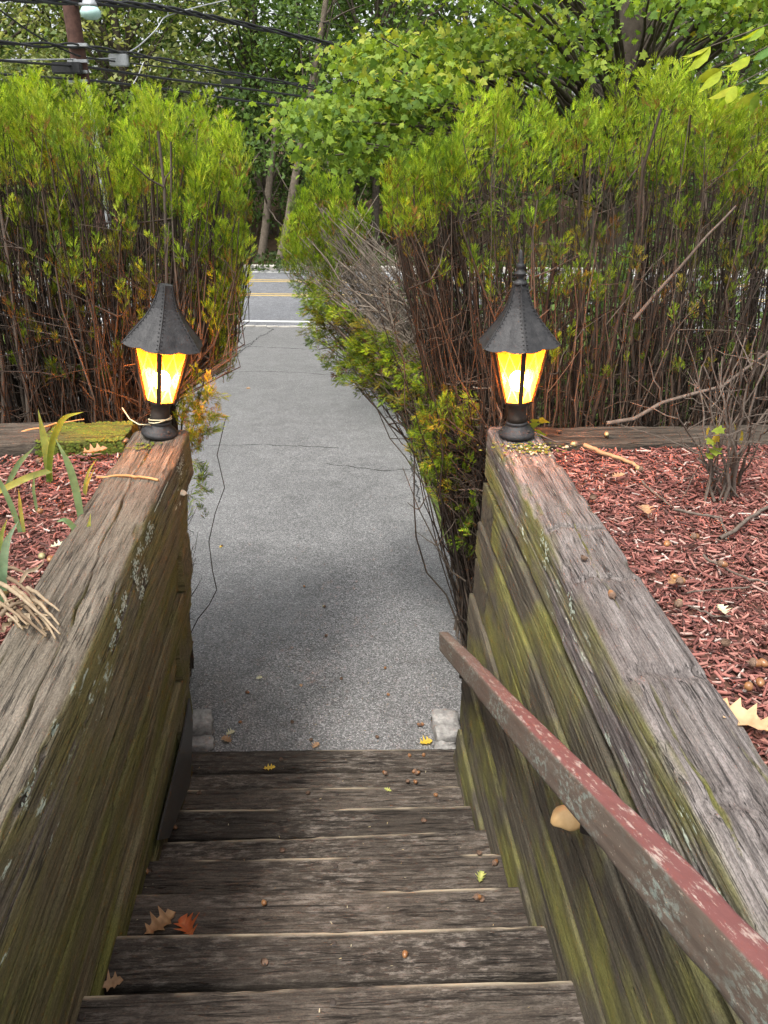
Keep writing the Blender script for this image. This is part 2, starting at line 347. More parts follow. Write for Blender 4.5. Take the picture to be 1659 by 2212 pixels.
# driveway sheet running down to the road
xs = np.linspace(-6.5, .78, 30); ysd = np.concatenate([np.linspace(2.40, 6, 30), np.linspace(6.4, 17, 40)])
V = []; 
for yy in ysd:
    for xx in xs: V.append((xx, yy, float(ground_z(xx, yy)) + .004))
for xx in xs: V.append((xx, road_y(xx, ROAD_N)-.12, ROADZ+.004))
rows = len(ysd)+1; nxs = len(xs)
Fd = [(i*nxs+j, i*nxs+j+1, (i+1)*nxs+j+1, (i+1)*nxs+j) for i in range(rows-1) for j in range(nxs-1)]
drive = mesh('driveway', V, Fd, M['drive'], smooth=True); tag(drive, 'worn grey asphalt driveway sloping down to the road', kind='structure')
def strip(name, pts, width, z_add, mat, parent, jag=0):
    V = []; pts = [Vector(p) for p in pts]
    for i, p in enumerate(pts):
        t = (pts[min(i+1, len(pts)-1)] - pts[max(i-1, 0)]).normalized(); nrm = Vector((-t.y, t.x, 0))
        wd = width*(1+random.uniform(-jag, jag))/2
        for sgn in (-1, 1):
            q = p + nrm*wd*sgn; V.append((q.x, q.y, q.z+z_add))
    return mesh(name, V, [(2*i, 2*i+2, 2*i+3, 2*i+1) for i in range(len(pts)-1)], mat, parent)
def ground_pt(xd, yd):      # photo point to drive surface
    z = 0.0
    for _ in range(30):
        p = on_z(xd, yd, z); z = .5*z + .5*float(ground_z(p.x, p.y))
    return on_z(xd, yd, z)
def crack(pix, wd):
    P = [ground_pt(*p) for p in pix]; out = []
    for a, b in zip(P[:-1], P[1:]):
        n = max(2, int((b-a).length/.05))
        for k in range(n):
            q = a.lerp(b, k/n); q = q + Vector((random.gauss(0, .012), random.gauss(0, .012), 0)); q.z = float(ground_z(q.x, q.y))+.004; out.append(q)
    strip('crack', out, wd, .004, M['crack'], drive, .6)
crack([(470, 806), (560, 803), (640, 805), (720, 812), (830, 826)], .014)
crack([(520, 748), (600, 752), (690, 756)], .02)
crack([(520, 752), (545, 740), (560, 728), (575, 722), (590, 712), (572, 707)], .022)
crack([(505, 772), (530, 752), (548, 742)], .024)
crack([(440, 964), (560, 962), (680, 966), (740, 970)], .008)
crack([(700, 1003), (760, 1010), (830, 1018), (900, 1014)], .009)
crack([(880, 900), (884, 960), (892, 1020), (905, 1090)], .018)
# road with its markings and far kerb
def road_strip(name, y0, y1, z, mat, parent=None, x0=-160, x1=160, n=2):
    V = []
    for xx in np.linspace(x0, x1, n): V += [(xx, road_y(xx, y0), z), (xx, road_y(xx, y1), z)]
    return mesh(name, V, [(2*i, 2*i+2, 2*i+3, 2*i+1) for i in range(n-1)], mat, parent)
road = road_strip('road', ROAD_N-.1, ROAD_F+.1, ROADZ, M['road']); tag(road, 'grey two lane road crossing beyond the driveway', kind='structure')
for y0, wd, mt, nm in ((19.05, .14, 'white_line', 'edge_line'), (22.25, .11, 'yellow_line', 'centre_line'), (22.50, .11, 'yellow_line', 'centre_line'), (24.45, .11, 'yellow_line', 'centre_line'), (24.72, .11, 'yellow_line', 'centre_line'), (26.15, .13, 'white_line', 'edge_line')):
    road_strip(nm, y0, y0+wd, ROADZ+.004, M[mt], road)
# pale gutter stones where drive meets road
for i in range(26):
    x = -6.4 + i*.28; y = road_y(x+.13, ROAD_N-.06)
    bm = bmesh.new(); bmesh.ops.create_cube(bm, size=1); 
    for v in bm.verts: v.co = Vector((v.co.x*.262, v.co.y*random.uniform(.08, .12), v.co.z*.06)) + Vector((x+.13, y, ROADZ+.0+random.uniform(-.012, .002)))
    me = bpy.data.meshes.new('gutter_stone'); bm.to_mesh(me); bm.free(); link('gutter_stone', me, M['kerb'], drive)
kerb = empty('kerb', (0, 0, 0)); tag(kerb, 'low stone kerb along the far side of the road', 'kerb')
kme = None
for i in range(60):
    x = -30 + i; ymid = road_y(x, ROAD_F)
    if kme is None:
        bm = bmesh.new(); bmesh.ops.create_cube(bm, size=1)
        for v in bm.verts: v.co = Vector((v.co.x*.97, v.co.y*.22, v.co.z*.3))
        bmesh.ops.bevel(bm, geom=bm.edges[:], offset=.02, segments=1, affect='EDGES'); kme = bpy.data.meshes.new('kerb_block'); bm.to_mesh(kme); bm.free()
    k = link('kerb_block', kme, M['kerb'], kerb); k.location = (x, ymid, ROADZ+.0); k.rotation_euler = (random.uniform(-.02, .02), random.uniform(-.01, .01), math.atan(ROAD_TILT))

# ------------------------------------------------------------------ timbers
def face_checks(seed, h, n, x1=2.6):
    rr = random.Random(seed); out = []
    for _ in range(n):
        x0 = rr.uniform(.0, x1); z0 = rr.uniform(-h*.92, -h*.08); l = rr.uniform(.15, .9); out.append(([(x0, z0), (x0+l/2, z0+rr.uniform(-.008, .008)), (x0+l, z0+rr.uniform(-.014, .014))], rr.uniform(.002, .0042), rr.uniform(.012, .03)))
    return out
def timber(name, a, b, wd, h, mat, parent=None, seed=0, nx=36, ns=7, grain=.0018, cracks=(), bev=.014, wear=None, sag=.004, endj=0.0, nst=None, inner=0, nsi=46, fcracks=(), dents=(), dense=0, shear=0.0):
    """squared log: a, b are the end points of the middle of its top face"""
    a = Vector(a); b = Vector(b); L = (b-a).length; ex = (b-a).normalized(); ey = Vector((0, 0, 1)).cross(ex).normalized(); ez = ex.cross(ey)
    rg = np.random.default_rng(seed+1000)
    prof = []          # (y, z, ny, nz)
    def side(p, q, n):
        for k in range(n): prof.append((p[0]+(q[0]-p[0])*k/n, p[1]+(q[1]-p[1])*k/n))
    hw = wd/2; c = bev
    corners = [(-hw, -h), (hw, -h), (hw, 0), (-hw, 0)]
    for i in range(4):
        p = corners[i]; q = corners[(i+1) % 4]; dx, dz = q[0]-p[0], q[1]-p[1]; l = math.hypot(dx, dz); ux, uz = dx/l, dz/l
        nseg = (nst or ns) if i == 2 else (ns if i != 0 else 3)
        if (i == 1 and inner > 0) or (i == 3 and inner < 0): nseg = nsi
        side((p[0]+ux*c, p[1]+uz*c), (q[0]-ux*c, q[1]-uz*c), nseg); prof.append((q[0]-ux*c, q[1]-uz*c))
        r = corners[(i+2) % 4]; vx, vz = (r[0]-q[0]), (r[1]-q[1]); l2 = math.hypot(vx, vz); vx, vz = vx/l2, vz/l2
        prof.append((q[0]-ux*c*.3+vx*c*.3, q[1]-uz*c*.3+vz*c*.3))
    prof = np.array(prof); m = len(prof)
    nr = norm(np.roll(prof, 1, 0)-np.roll(prof, -1, 0)); nrm = np.stack([-nr[:, 1], nr[:, 0]], 1)
    cen = np.array([0, -h/2]); sg = np.sign(np.sum(nrm*(prof-cen), 1)); nrm = nrm*sg[:, None]
    x = np.linspace(0, L, nx)
    if dense and L > dense: x = np.concatenate([np.linspace(0, dense, nx), np.linspace(dense, L, 14)[1:]]); nx = len(x)
    gr = np.zeros((nx, m))
    for k, am in ((max(3, int(L/.9)), 1.0), (max(4, int(L/.35)), .45)):
        cp = rg.normal(size=(k+1, m)); cp = cp*.7 + .3*np.roll(cp, 1, 1); xi = x/L*k; i0 = np.minimum(xi.astype(int), k-1); f = (xi-i0)[:, None]; f = f*f*(3-2*f)
        gr += am*(cp[i0]*(1-f) + cp[i0+1]*f)
    disp = gr*grain
    cornerish = (np.abs(np.abs(prof[:, 0])-hw) < c*1.01) & ((prof[:, 1] > -c*1.01) | (prof[:, 1] < -h+c*1.01))
    chip = np.maximum(0, vnoise1(x, seed+5, 9)+.6*vnoise1(x, seed+6, 23)-.25)
    disp[:, cornerish] -= (chip*bev*.45)[:, None]
    Y = prof[None, :, 0] + nrm[None, :, 0]*disp; Z = prof[None, :, 1] + nrm[None, :, 1]*disp
    Y = Y + shear*Z
    Y = Y + sag*vnoise1(x, seed+2, 1.4)[:, None]; Z = Z + sag*.7*vnoise1(x, seed+3, 1.4)[:, None]
    top = nrm[:, 1] > .8
    for pts, cw, cdp in cracks:
        px = [p[0] for p in pts]; py = [p[1] for p in pts]
        yc = np.interp(x, px, py) + .006*vnoise1(x, seed+9, 14); live = ((x > px[0]) & (x < px[-1])).astype(float)
        taper = np.clip(np.minimum(x-px[0], px[-1]-x)/.15, 0, 1)*live*(.65+.35*vnoise1(x, seed+12, 8))
        d = (Y-yc[:, None])/np.maximum(cw*(.35+.65*taper[:, None]), 1e-4); Z = Z - np.where(top[None], cdp*taper[:, None]*np.exp(-d*d), 0)
    face = (nrm[:, 0]*(inner or 1)) > .8
    for pts, cw, cdp in fcracks:
        px = [p[0] for p in pts]; pyy = [p[1] for p in pts]
        zc = np.interp(x, px, pyy) + .005*vnoise1(x, seed+19+int(px[0]*100), 11); live = ((x > px[0]) & (x < px[-1])).astype(float)
        taper = np.clip(np.minimum(x-px[0], px[-1]-x)/.12, 0, 1)*live*(.65+.35*vnoise1(x, seed+22, 9))
        d = (Z-zc[:, None])/np.maximum(cw*(.35+.65*taper[:, None]), 1e-4); Y = Y - np.where(face[None], (inner or 1)*cdp*taper[:, None]*np.exp(-d*d), 0)
    for dx, dw, dd in dents:
        xc = dx + .012*vnoise1(prof[:, 0], seed+41, 30); Z = Z - np.where(top[None], dd*np.exp(-((x[:, None]-xc[None])/dw)**2), 0) + np.where(top[None], .5*dd*np.exp(-((x[:, None]-xc[None]-.05)/.05)**2), 0)
    X = np.repeat(x[:, None], m, 1)
    if endj: X[0] += rg.normal(size=m)*endj; X[-1] += rg.normal(size=m)*endj
    Vv = np.stack([X, Y, Z], -1).reshape(-1, 3)
    i = np.arange(nx-1)[:, None]*m; j = np.arange(m)[None]; jn = (j+1) % m
    Fq = np.stack([i+j, i+m+j, i+m+jn, i+jn], -1).reshape(-1, 4)
    faces = Fq.tolist() + [list(range(m)), [(nx-1)*m+k for k in range(m)][::-1]]
    me = bpy.data.meshes.new(name); me.from_pydata(Vv.tolist(), [], [f[::-1] for f in faces]); me.update()
    me.polygons.foreach_set('use_smooth', [True]*(len(me.polygons)-2) + [False, False])
    if wear is not None:
        at = me.attributes.new('wear', 'FLOAT', 'POINT')
        ed = np.clip(1.6*np.exp(-((prof[:, 0]-hw)/.009)**2 - (np.minimum(prof[:, 1], 0)/.012)**2), 0, 1)
        wv = np.clip(.55+1.2*vnoise1(x, seed+30, 4)+.6*vnoise1(x, seed+31, 17), 0, 1)*wear
        at.data.foreach_set('value', (wv[:, None]*ed[None]).ravel().astype(np.float32))
    o = link(name, me, mat, parent)
    Mx = Matrix((ex, ey, ez)).transposed().to_4x4(); Mx.translation = a
    o.matrix_world = Mx
    return o

# ---- staircase: (left end, right end, top height) of each nosing, foot of the stairs first
stairs = empty('staircase', (-.1, 2.6, 0)); tag(stairs, 'weathered timber staircase leading down to the driveway', 'staircase')
def child(o, p):      # keep world placement while parenting
    mw = o.matrix_world.copy(); o.parent = p; o.matrix_parent_inverse = Matrix.Translation(-p.location) if p.rotation_euler[:] == (0, 0, 0) else p.matrix_world.inverted(); return o
NOS = [(2.725, 2.655, .045), (2.468, 2.412, .068), (2.27, 2.215, .165), (2.005, 1.985, .295), (1.82, 1.775, .425), (1.59, 1.545, .56), (1.368, 1.325, .69), (1.139, 1.105, .81), (.92, .885, .935), (.69, .66, 1.06), (.46, .43, 1.185), (.23, .20, 1.31), (.0, -.03, 1.435), (-.23, -.26, 1.56)]
XL = [-.70+.002*i for i in range(14)]
for k, (yl, yr, z) in enumerate(NOS):
    xl = -.735 + .006*k; xr = .53 + .008*min(k, 6)
    d = .125 if k == 0 else .142
    crk = []
    rr = random.Random(40+k)
    for q in range(2):
        yy = rr.uniform(-d*.35, d*.25); x0 = rr.uniform(.05, .35); x1 = rr.uniform(.8, 1.22)
        crk.append(([(x0, yy), ((x0+x1)/2, yy+rr.uniform(-.012, .012)), (x1, yy+rr.uniform(-.015, .02))], .0018, rr.uniform(.006, .014)))
    if k == 7: crk = [([(.0, -.055), (.4, -.035), (.85, .0), (1.24,   .02)], .0028, .03)]
    t = timber('tread_timber', (xl, yl-d/2, z), (xr, yr-d/2, z), d-.003, .135 if k > 1 else .12, M['tread'], None, 50+k, nx=110 if k < 9 else 30, ns=8, nst=46 if k < 9 else 10, grain=.0006, cracks=crk, bev=.010, wear=(.95 if k else .45), sag=.004)
    child(t, stairs)
    d2 = .13 if k else .105
    t2 = timber('back_timber', (xl, yl-d-d2/2-.010, z-.007), (xr, yr-d-d2/2-.006, z-.007), d2-.003, .12, M['tread'], None, 90+k, nx=50, ns=7, grain=.0008, cracks=[], bev=.008, wear=0, sag=.003)
    child(t2, stairs)
    # old bolts driven through the treads
    for bx in ((-.62, .02), (-.05, .03), (.38, -.01)):
        if rr.random() < .55:
            yy = yl + (yr-yl)*((bx[0]-xl)/(xr-xl)) - d*.5 + bx[1]
            Vb, Fb = lathe([(.0085, -.004), (.0085, .0008), (.006, .0022)], 10); b = mesh('bolt_head', [(v[0]+bx[0], v[1]+yy, v[2]+z) for v in Vb], Fb, M['iron_rust']); child(b, stairs)
# landing behind the camera
ld = mesh('upper_landing', [(-.72, -.52, 1.545), (.58, -.52, 1.545), (.58, -6, 1.6), (-.72, -6, 1.6)], [(0, 1, 2, 3)][::-1], M['leaf_litter']); tag(ld, kind='structure')

# ---- side walls of stacked squared logs
def xwl(z, y): return -.715 + .112*z                            # inner face of the left wall: top leans over the stairs
def xwr(z, y): f = min(max((2.6-y)/1.5, 0), 1); return (.475+.040*z)*(1-f) + (.535+.006*z)*f
YB = -2.6
lw = empty('timber_wall', (-.72, 2.6, 0)); tag(lw, 'leaning olive brown timber retaining wall left of the stairs', 'retaining wall')
rw = empty('timber_wall', (.60, 2.6, 0)); tag(rw, 'mossy yellow green timber retaining wall right of the stairs behind the handrail', 'retaining wall')
ZL = [1.65, 1.455, 1.255, 1.08, .90, .72, .545, .37, .195, .02, -.16]
ZR = [1.65, 1.432, 1.265, 1.10, .93, .765, .60, .43, .26, .09, -.08]
lwf = empty('front_timber_wall', (-1.6, 2.5, 0)); tag(lwf, 'timber retaining wall under the left lamp facing the driveway', 'retaining wall')
rwf = empty('front_timber_wall', (1.6, 2.5, 0)); tag(rwf, 'timber retaining wall under the right lamp facing the driveway', 'retaining wall')
endY_L = [2.63, 2.56, 2.42, 2.60, 2.36, 2.58, 2.36, 2.52, 2.35, 2.60]
endY_R = [2.60, 2.37, 2.59, 2.36, 2.60, 2.37, 2.58, 2.36, 2.55, 2.60]
for k in range(10):
    zt, zb = ZL[k], ZL[k+1]; h = zt-zb-(.018 if k else .010); W = .19
    if k == 0:
        crk = [([(.12, -.006), (.40, -.004), (.62, .004), (.86, .012), (1.0, .02)], .0026, .03), ([(.92, .018), (1.15, .035), (1.35, .04), (1.62, .045), (2.6, .05)], .0026, .028), ([(1.2, -.068), (1.45, -.06), (1.8, -.055), (2.6, -.05)], .003, .03), ([(.7, .055), (1.0, .07)], .0015, .01), ([(1.45, .0), (1.75, .01), (2.3, .012)], .002, .014), ([(.3, -.05), (.7, -.055)], .0014, .008), ([(1.0, -.03), (1.3, -.02)], .0014, .008)]
        t = timber('cap_timber', (-.630, 2.63, zt), (-.640, YB, zt), .196, h, M['cap_left'], None, 3, nx=290, ns=6, dense=2.5, inner=1, fcracks=[([(.0, -.03), (.5, -.05), (1.0, -.06)], .002, .01), ([(.9, -.09), (1.5, -.12), (2.4, -.12)], .003, .018)]+face_checks(81, h, 9), nst=74, grain=.0008, cracks=crk, bev=.016, sag=.006)
        child(t, lw); continue
    z0 = (zt+zb)/2; off = (-.004, .006)[k % 2] + random.uniform(-.003, .003)
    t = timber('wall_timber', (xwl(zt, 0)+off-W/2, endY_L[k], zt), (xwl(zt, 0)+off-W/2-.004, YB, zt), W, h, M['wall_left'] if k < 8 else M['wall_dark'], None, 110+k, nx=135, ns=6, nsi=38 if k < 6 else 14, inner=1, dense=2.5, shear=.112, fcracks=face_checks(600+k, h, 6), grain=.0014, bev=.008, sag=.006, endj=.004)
    child(t, lw)
for k in range(10):
    zt, zb = ZR[k], ZR[k+1]; h = zt-zb-(.016 if k else .010); W = .18
    if k == 0:
        rr = random.Random(9); crk = [([(.5, .02), (.9, .0), (1.3, -.02)], .002, .02), ([(1.35, -.045), (1.9, -.05), (2.4, -.03)], .0024, .02), ([(1.5, .06), (2.2, .055)], .003, .02), ([(1.75, -.01), (2.5, -.015)], .002, .022)]
        for q in range(34):
            x0 = rr.uniform(.15, 2.3); y0 = rr.uniform(-.07, .075); l = rr.uniform(.08, .45); crk.append(([(x0, y0), (x0+l/2, y0+rr.uniform(-.006, .006)), (x0+l, y0+rr.uniform(-.01, .01))], rr.uniform(.0012, .0024), rr.uniform(.005, .014)))
        t = timber('cap_timber', (.628, 2.60, zt), (.632, YB, zt), .178, h, M['cap_right'], None, 5, nx=290, ns=6, dense=2.5, inner=-1, fcracks=[([(.05, -.11), (.8, -.105), (1.7, -.10), (2.6, -.10)], .003, .016)]+face_checks(83, h, 6), dents=((.80, .010, .012), (1.06, .009, .013), (1.42, .02, .008), (.36, .02, .006), (1.75, .02, .007)), nst=74, grain=.0013, cracks=crk, bev=.02, sag=.009)
        child(t, rw); continue
    off = [0, .002, -.003, .002, -.002, .002, -.003, .002, -.002, 0][k]
    ye = endY_R[k]
    t = timber('wall_timber', (xwr(zt, ye)+off+W/2, ye, zt), (xwr(zt, 1.0)+off+W/2, YB, zt), W, h, M['wall_right'], None, 140+k, nx=135, ns=6, nsi=38 if k < 6 else 14, inner=-1, dense=2.5, shear=.03, fcracks=face_checks(650+k, h, 5), grain=.0010, bev=.006, sag=.003, endj=.004)
    child(t, rw)
# ---- front walls, their ends lap between the side wall logs
for k in range(1, 10):
    for sgn, ZZ, par, ends, fn in ((-1, ZL, lwf, endY_L, xwl), (1, ZR, rwf, endY_R, xwr)):
        zt, zb = ZZ[k], ZZ[k+1]; h = zt-zb-.004
        lap = ends[k] < 2.45
        if sgn < 0: xa = fn(zt, 2.5)-.003 if lap else fn(zt, 2.5)-.20; xb = -5.2
        else: xa = fn(zt, 2.5)+.004 if lap else fn(zt, 2.5)+.21; xb = 5.2
        yy = (ends[k]+.012 + 2.60)/2 if lap else 2.50; dd = 2.60-ends[k]-.012 if lap else .19
        t = timber('wall_timber', (xa, yy, zt-.002), (xb, yy, zt-.002), dd, h, M['wall_dark'] if not lap else M['wall_left' if sgn < 0 else 'wall_right'], None, 170+k*2+(sgn > 0), nx=30, ns=5, grain=.0016, bev=.014)
        child(t, par)
t = timber('cap_timber', (-.739, 2.62, 1.652), (-1.02, 2.63, 1.652), .20, .19, M['moss_timber'], None, 200, nx=60, ns=20, grain=.0035, bev=.03, sag=.006); child(t, lwf); t['label'] = 'moss covered end of the cross timber'
t = timber('cap_timber', (-1.024, 2.63, 1.655), (-5.2, 2.66, 1.64), .20, .19, M['cross'], None, 201, nx=140, ns=10, grain=.002, cracks=[([(.0, -.05), (.4, -.055), (.8, -.05)], .004, .014)], bev=.018); child(t, lwf)
t = timber('cap_timber', (.725, 2.545, 1.625), (5.2, 2.44, 1.615), .19, .18, M['cross'], None, 202, nx=160, ns=12, grain=.002, cracks=[([(.0, .03), (.15, .03), (.4, .02)], .004, .014), ([(.05, -.02), (.5, -.03)], .003, .01)], bev=.012); child(t, rwf)

# ---- handrail
rail = empty('handrail', (.42, 2.62, .70)); tag(rail, 'wooden handrail with worn red painted top along the right wall', 'handrail')
t = timber('rail_beam', (.418, 2.628, .728), (.418, -1.2, .728+.527*3.828), .041, .080, M['rail'], None, 300, nx=200, ns=10, grain=.0006, bev=.006, sag=.003); child(t, rail)
for by in (2.2, .95, -.3):
    bz = .728 + .527*(2.628-by) - .09
    o = tube_obj('bracket', [([(.418, by, bz+.006), (.418, by, bz-.03), (.46, by, bz-.05), (.545, by, bz-.05)], .008)], M['iron_rust'], None, 8); child(o, rail)

# ------------------------------------------------------------------ lanterns
def lantern(name, loc, rot, finial, label):
    L = empty(name, loc, rot); tag(L, label, 'lamp', 'lit post lanterns on the wall ends')
    Vb, Fb = lathe([(.060, 0), (.062, .004), (.062, .013), (.058, .016), (.056, .021), (.054, .023), (.045, .032), (.039, .039), (.037, .042), (.039, .045), (.039, .050), (.035, .053)], 40); mesh('base', Vb, Fb, M['iron'], L, True)
    Vb, Fb = lathe([(.0345, .0525), (.032, .070), (.0315, .092), (.033, .108), (.036, .114), (.036, .120)], 32); mesh('neck', Vb, Fb, M['iron_rust'], L, True)
    for a in (40, 160, 280):
        Vb, Fb = lathe([(.005, 0), (.005, .004), (.003, .006)], 8); s_ = mesh('screw', Vb, Fb, M['iron_rust'], L); s_.location = (.051*math.cos(R(a-90)), .051*math.sin(R(a-90)), .024); s_.rotation_euler = (0, R(35), R(a-90))
    z0, z1 = .128, .314; r0, r1 = .051, .099
    cor = lambda r, z, i: Vector((r*math.cos(R(-90+60*i)), r*math.sin(R(-90+60*i)), z))
    # bottom tray
    V = [cor(.036, .119, i) for i in range(6)] + [cor(.057, .124, i) for i in range(6)] + [cor(.058, .131, i) for i in range(6)] + [cor(.040, .132, i) for i in range(6)]
    Fc = [(k*6+i, k*6+(i+1) % 6, (k+1)*6+(i+1) % 6, (k+1)*6+i) for k in range(3) for i in range(6)] + [tuple(range(6))[::-1], tuple(range(18, 24))]
    mesh('tray', V, Fc, M['iron_rust'], L)
    for i in range(6):
        a, b = cor(r0+.004, z0, i), cor(r1+.004, z1+.01, i); d = (b-a).normalized(); o = Vector((a.x, a.y, 0)).normalized(); s_ = d.cross(o).normalized(); o = s_.cross(d).normalized()
        V = []
        for p in (a, b):
            for su, sv in ((-1, -1), (1, -1), (1, 1), (-1, 1)): V.append(p + s_*su*.0075 + o*sv*.0045)
        bar = mesh('corner_bar', V, [(0, 1, 5, 4), (1, 2, 6, 5), (2, 3, 7, 6), (3, 0, 4, 7), (3, 2, 1, 0), (4, 5, 6, 7)], M['iron_rust'], L)
        q = [cor(r0, z0+.002, i), cor(r0, z0+.002, i+1), cor(r1, z1, i+1), cor(r1, z1, i)]
        off = (q[0]+q[1]); off = Vector((off.x, off.y, 0)).normalized()*.0025
        V = [p+off for p in q] + [p-off for p in q]
        pn = mesh('pane', V, [(0, 1, 2, 3), (7, 6, 5, 4), (0, 4, 5, 1), (1, 5, 6, 2), (2, 6, 7, 3), (3, 7, 4, 0)], M['pane'], L)
        at = pn.data.attributes.new('pane_uv', 'FLOAT_VECTOR', 'POINT')
        uv = [(-.62, 0), (.62, 0), (1.15, 1.6), (-1.15, 1.6)]*2
        for k, (uu, vv) in enumerate(uv): at.data[k].vector = (uu, vv, 0)
    # six sided flared roof with scalloped eaves
    hs = [(0.0, .141), (.011, .130), (.027, .116), (.047, .098), (.070, .078), (.094, .060), (.118, .045), (.142, .0355), (.166, .028), (.190, .0235)]
    V = []; Fc = []; per = 12; n = 6*per
    for kk, (hh, rr) in enumerate(hs):
        for i in range(n):
            side, f = divmod(i, per); f /= per
            p = cor(rr, z1+.012+hh, side).lerp(cor(rr, z1+.012+hh, side+1), f)
            fade = max(0, 1-hh/.075)
            scal = -.011*abs(math.sin(2*math.pi*f))*fade**2 + .006*(abs(math.sin(2*math.pi*f)))*fade
            rad = Vector((p.x, p.y, 0)).normalized()
            p = p + rad*(.004*abs(math.sin(2*math.pi*f))*fade) + Vector((0, 0, scal - .004*fade**3*0))
            V.append(p)
    for kk in range(len(hs)-1):
        for i in range(n): Fc.append((kk*n+i, kk*n+(i+1) % n, (kk+1)*n+(i+1) % n, (kk+1)*n+i))
    top = len(V); V.append(Vector((0, 0, z1+.012+hs[-1][0]+(.0 if finial else -.004)))); k0 = (len(hs)-1)*n
    for i in range(n): Fc.append((k0+i, k0+(i+1) % n, top))
    roof = mesh('roof', V, Fc, M['iron'], L); md = roof.modifiers.new('s', 'SOLIDIFY'); md.thickness = .004; md.offset = -1
    # seams and rivets along the six ridges
    paths = []
    for i in range(6): paths.append(([tuple(cor(rr+.0008, z1+.012+hh, i)) for hh, rr in hs], .0024))
    tube_obj('ridge_seam', paths[:6], M['iron'], roof, 5)
    rv = None
    for i in range(6):
        for t_ in np.linspace(.05, .97, 17):
            hh = t_*.190; rr = np.interp(hh, [q[0] for q in hs], [q[1] for q in hs]); p = cor(rr, z1+.012+hh, i)
            for sd_ in (-1,) if t_ > .75 else (-1, 1):
                tang = Vector((-p.y, p.x, 0)).normalized(); q = p.lerp(Vector((0, 0, p.z)), .0) + tang*sd_*.0065
                if rv is None:
                    bm = bmesh.new(); bmesh.ops.create_icosphere(bm, subdivisions=1, radius=.0022); rv = bpy.data.meshes.new('rivet'); bm.to_mesh(rv); bm.free(); rv.materials.append(M['iron'])
                if (i % 6) in (0, 1, 5): r_ = link('rivet', rv, None, roof); r_.location = q*.985 if False else q
    if finial:
        zt = z1+.012+.190; Vb, Fb = lathe([(.024, zt-.004), (.022, zt+.006), (.012, zt+.012), (.011, zt+.020), (.020, zt+.030), (.020, zt+.034), (.011, zt+.040), (.012, zt+.048), (.015, zt+.054), (.012, zt+.060), (.0085, zt+.066), (.010, zt+.074), (.006, zt+.086), (.0055, zt+.098), (.002, zt+.104)], 20); mesh('finial', Vb, Fb, M['iron'], L, True)
    # bulb on its holder, and its light
    Vb, Fb = lathe([(.012, .130), (.012, .160), (.010, .163)], 14); mesh('bulb_holder', Vb, Fb, M['iron'], L)
    Vb, Fb = lathe([(.008, .161), (.018, .168), (.027, .183), (.029, .198), (.025, .214), (.014, .226), (.002, .230)], 18); mesh('bulb', Vb, Fb, M['bulb'], L, True)
    return L
lampL = lantern('post_lantern', (-.628, 2.575, 1.652), (R(-1), R(9.5), R(4)), False, 'lit black iron lantern on the left wall with its finial missing')
lampR = lantern('post_lantern', (.622, 2.49, 1.652), (R(-1), R(-3.0), R(-3)), True, 'lit black iron lantern with pointed finial on the right wall end')

# ------------------------------------------------------------------ planting beds with red chips
def bed(name, x0, x1, label, seed):
    xs = np.linspace(x0, x1, 40); ys = np.linspace(-2.6, 2.46, 44); Xg, Yg = np.meshgrid(xs, ys)
    Zg = 1.595 + .018*vnoise2(Xg*3, Yg*3, seed) + .004*(np.abs(Xg)-.7)
    i = np.arange(40*44).reshape(44, 40); Fq = np.stack([i[:-1, :-1], i[:-1, 1:], i[1:, 1:], i[1:, :-1]], -1).reshape(-1, 4)
    o = np_mesh(name, np.stack([Xg, Yg, Zg], -1).reshape(-1, 3), Fq, M['soil'], smooth=True); tag(o, label, kind='structure')
    return o
bedL = bed('planting_bed', -5.2, -.72, 'soil of the left planting bed', 21); bedR = bed('planting_bed', .70, 5.2, 'soil of the right planting bed', 22)
def bedz(x, y, seed): return 1.595 + .018*vnoise2(np.asarray(x)*3, np.asarray(y)*3, seed) + .004*(np.abs(x)-.7)
BOXV = [(-.5, -.5, -.4), (-.44, .42, -.3), (-.5, -.05, .6), (.5, -.36, -.4), (.42, .5, -.3), (.5, .1, .5)]
BOXF = [(0, 1, 4), (0, 4, 3), (1, 2, 5), (1, 5, 4), (2, 0, 3), (2, 3, 5)]
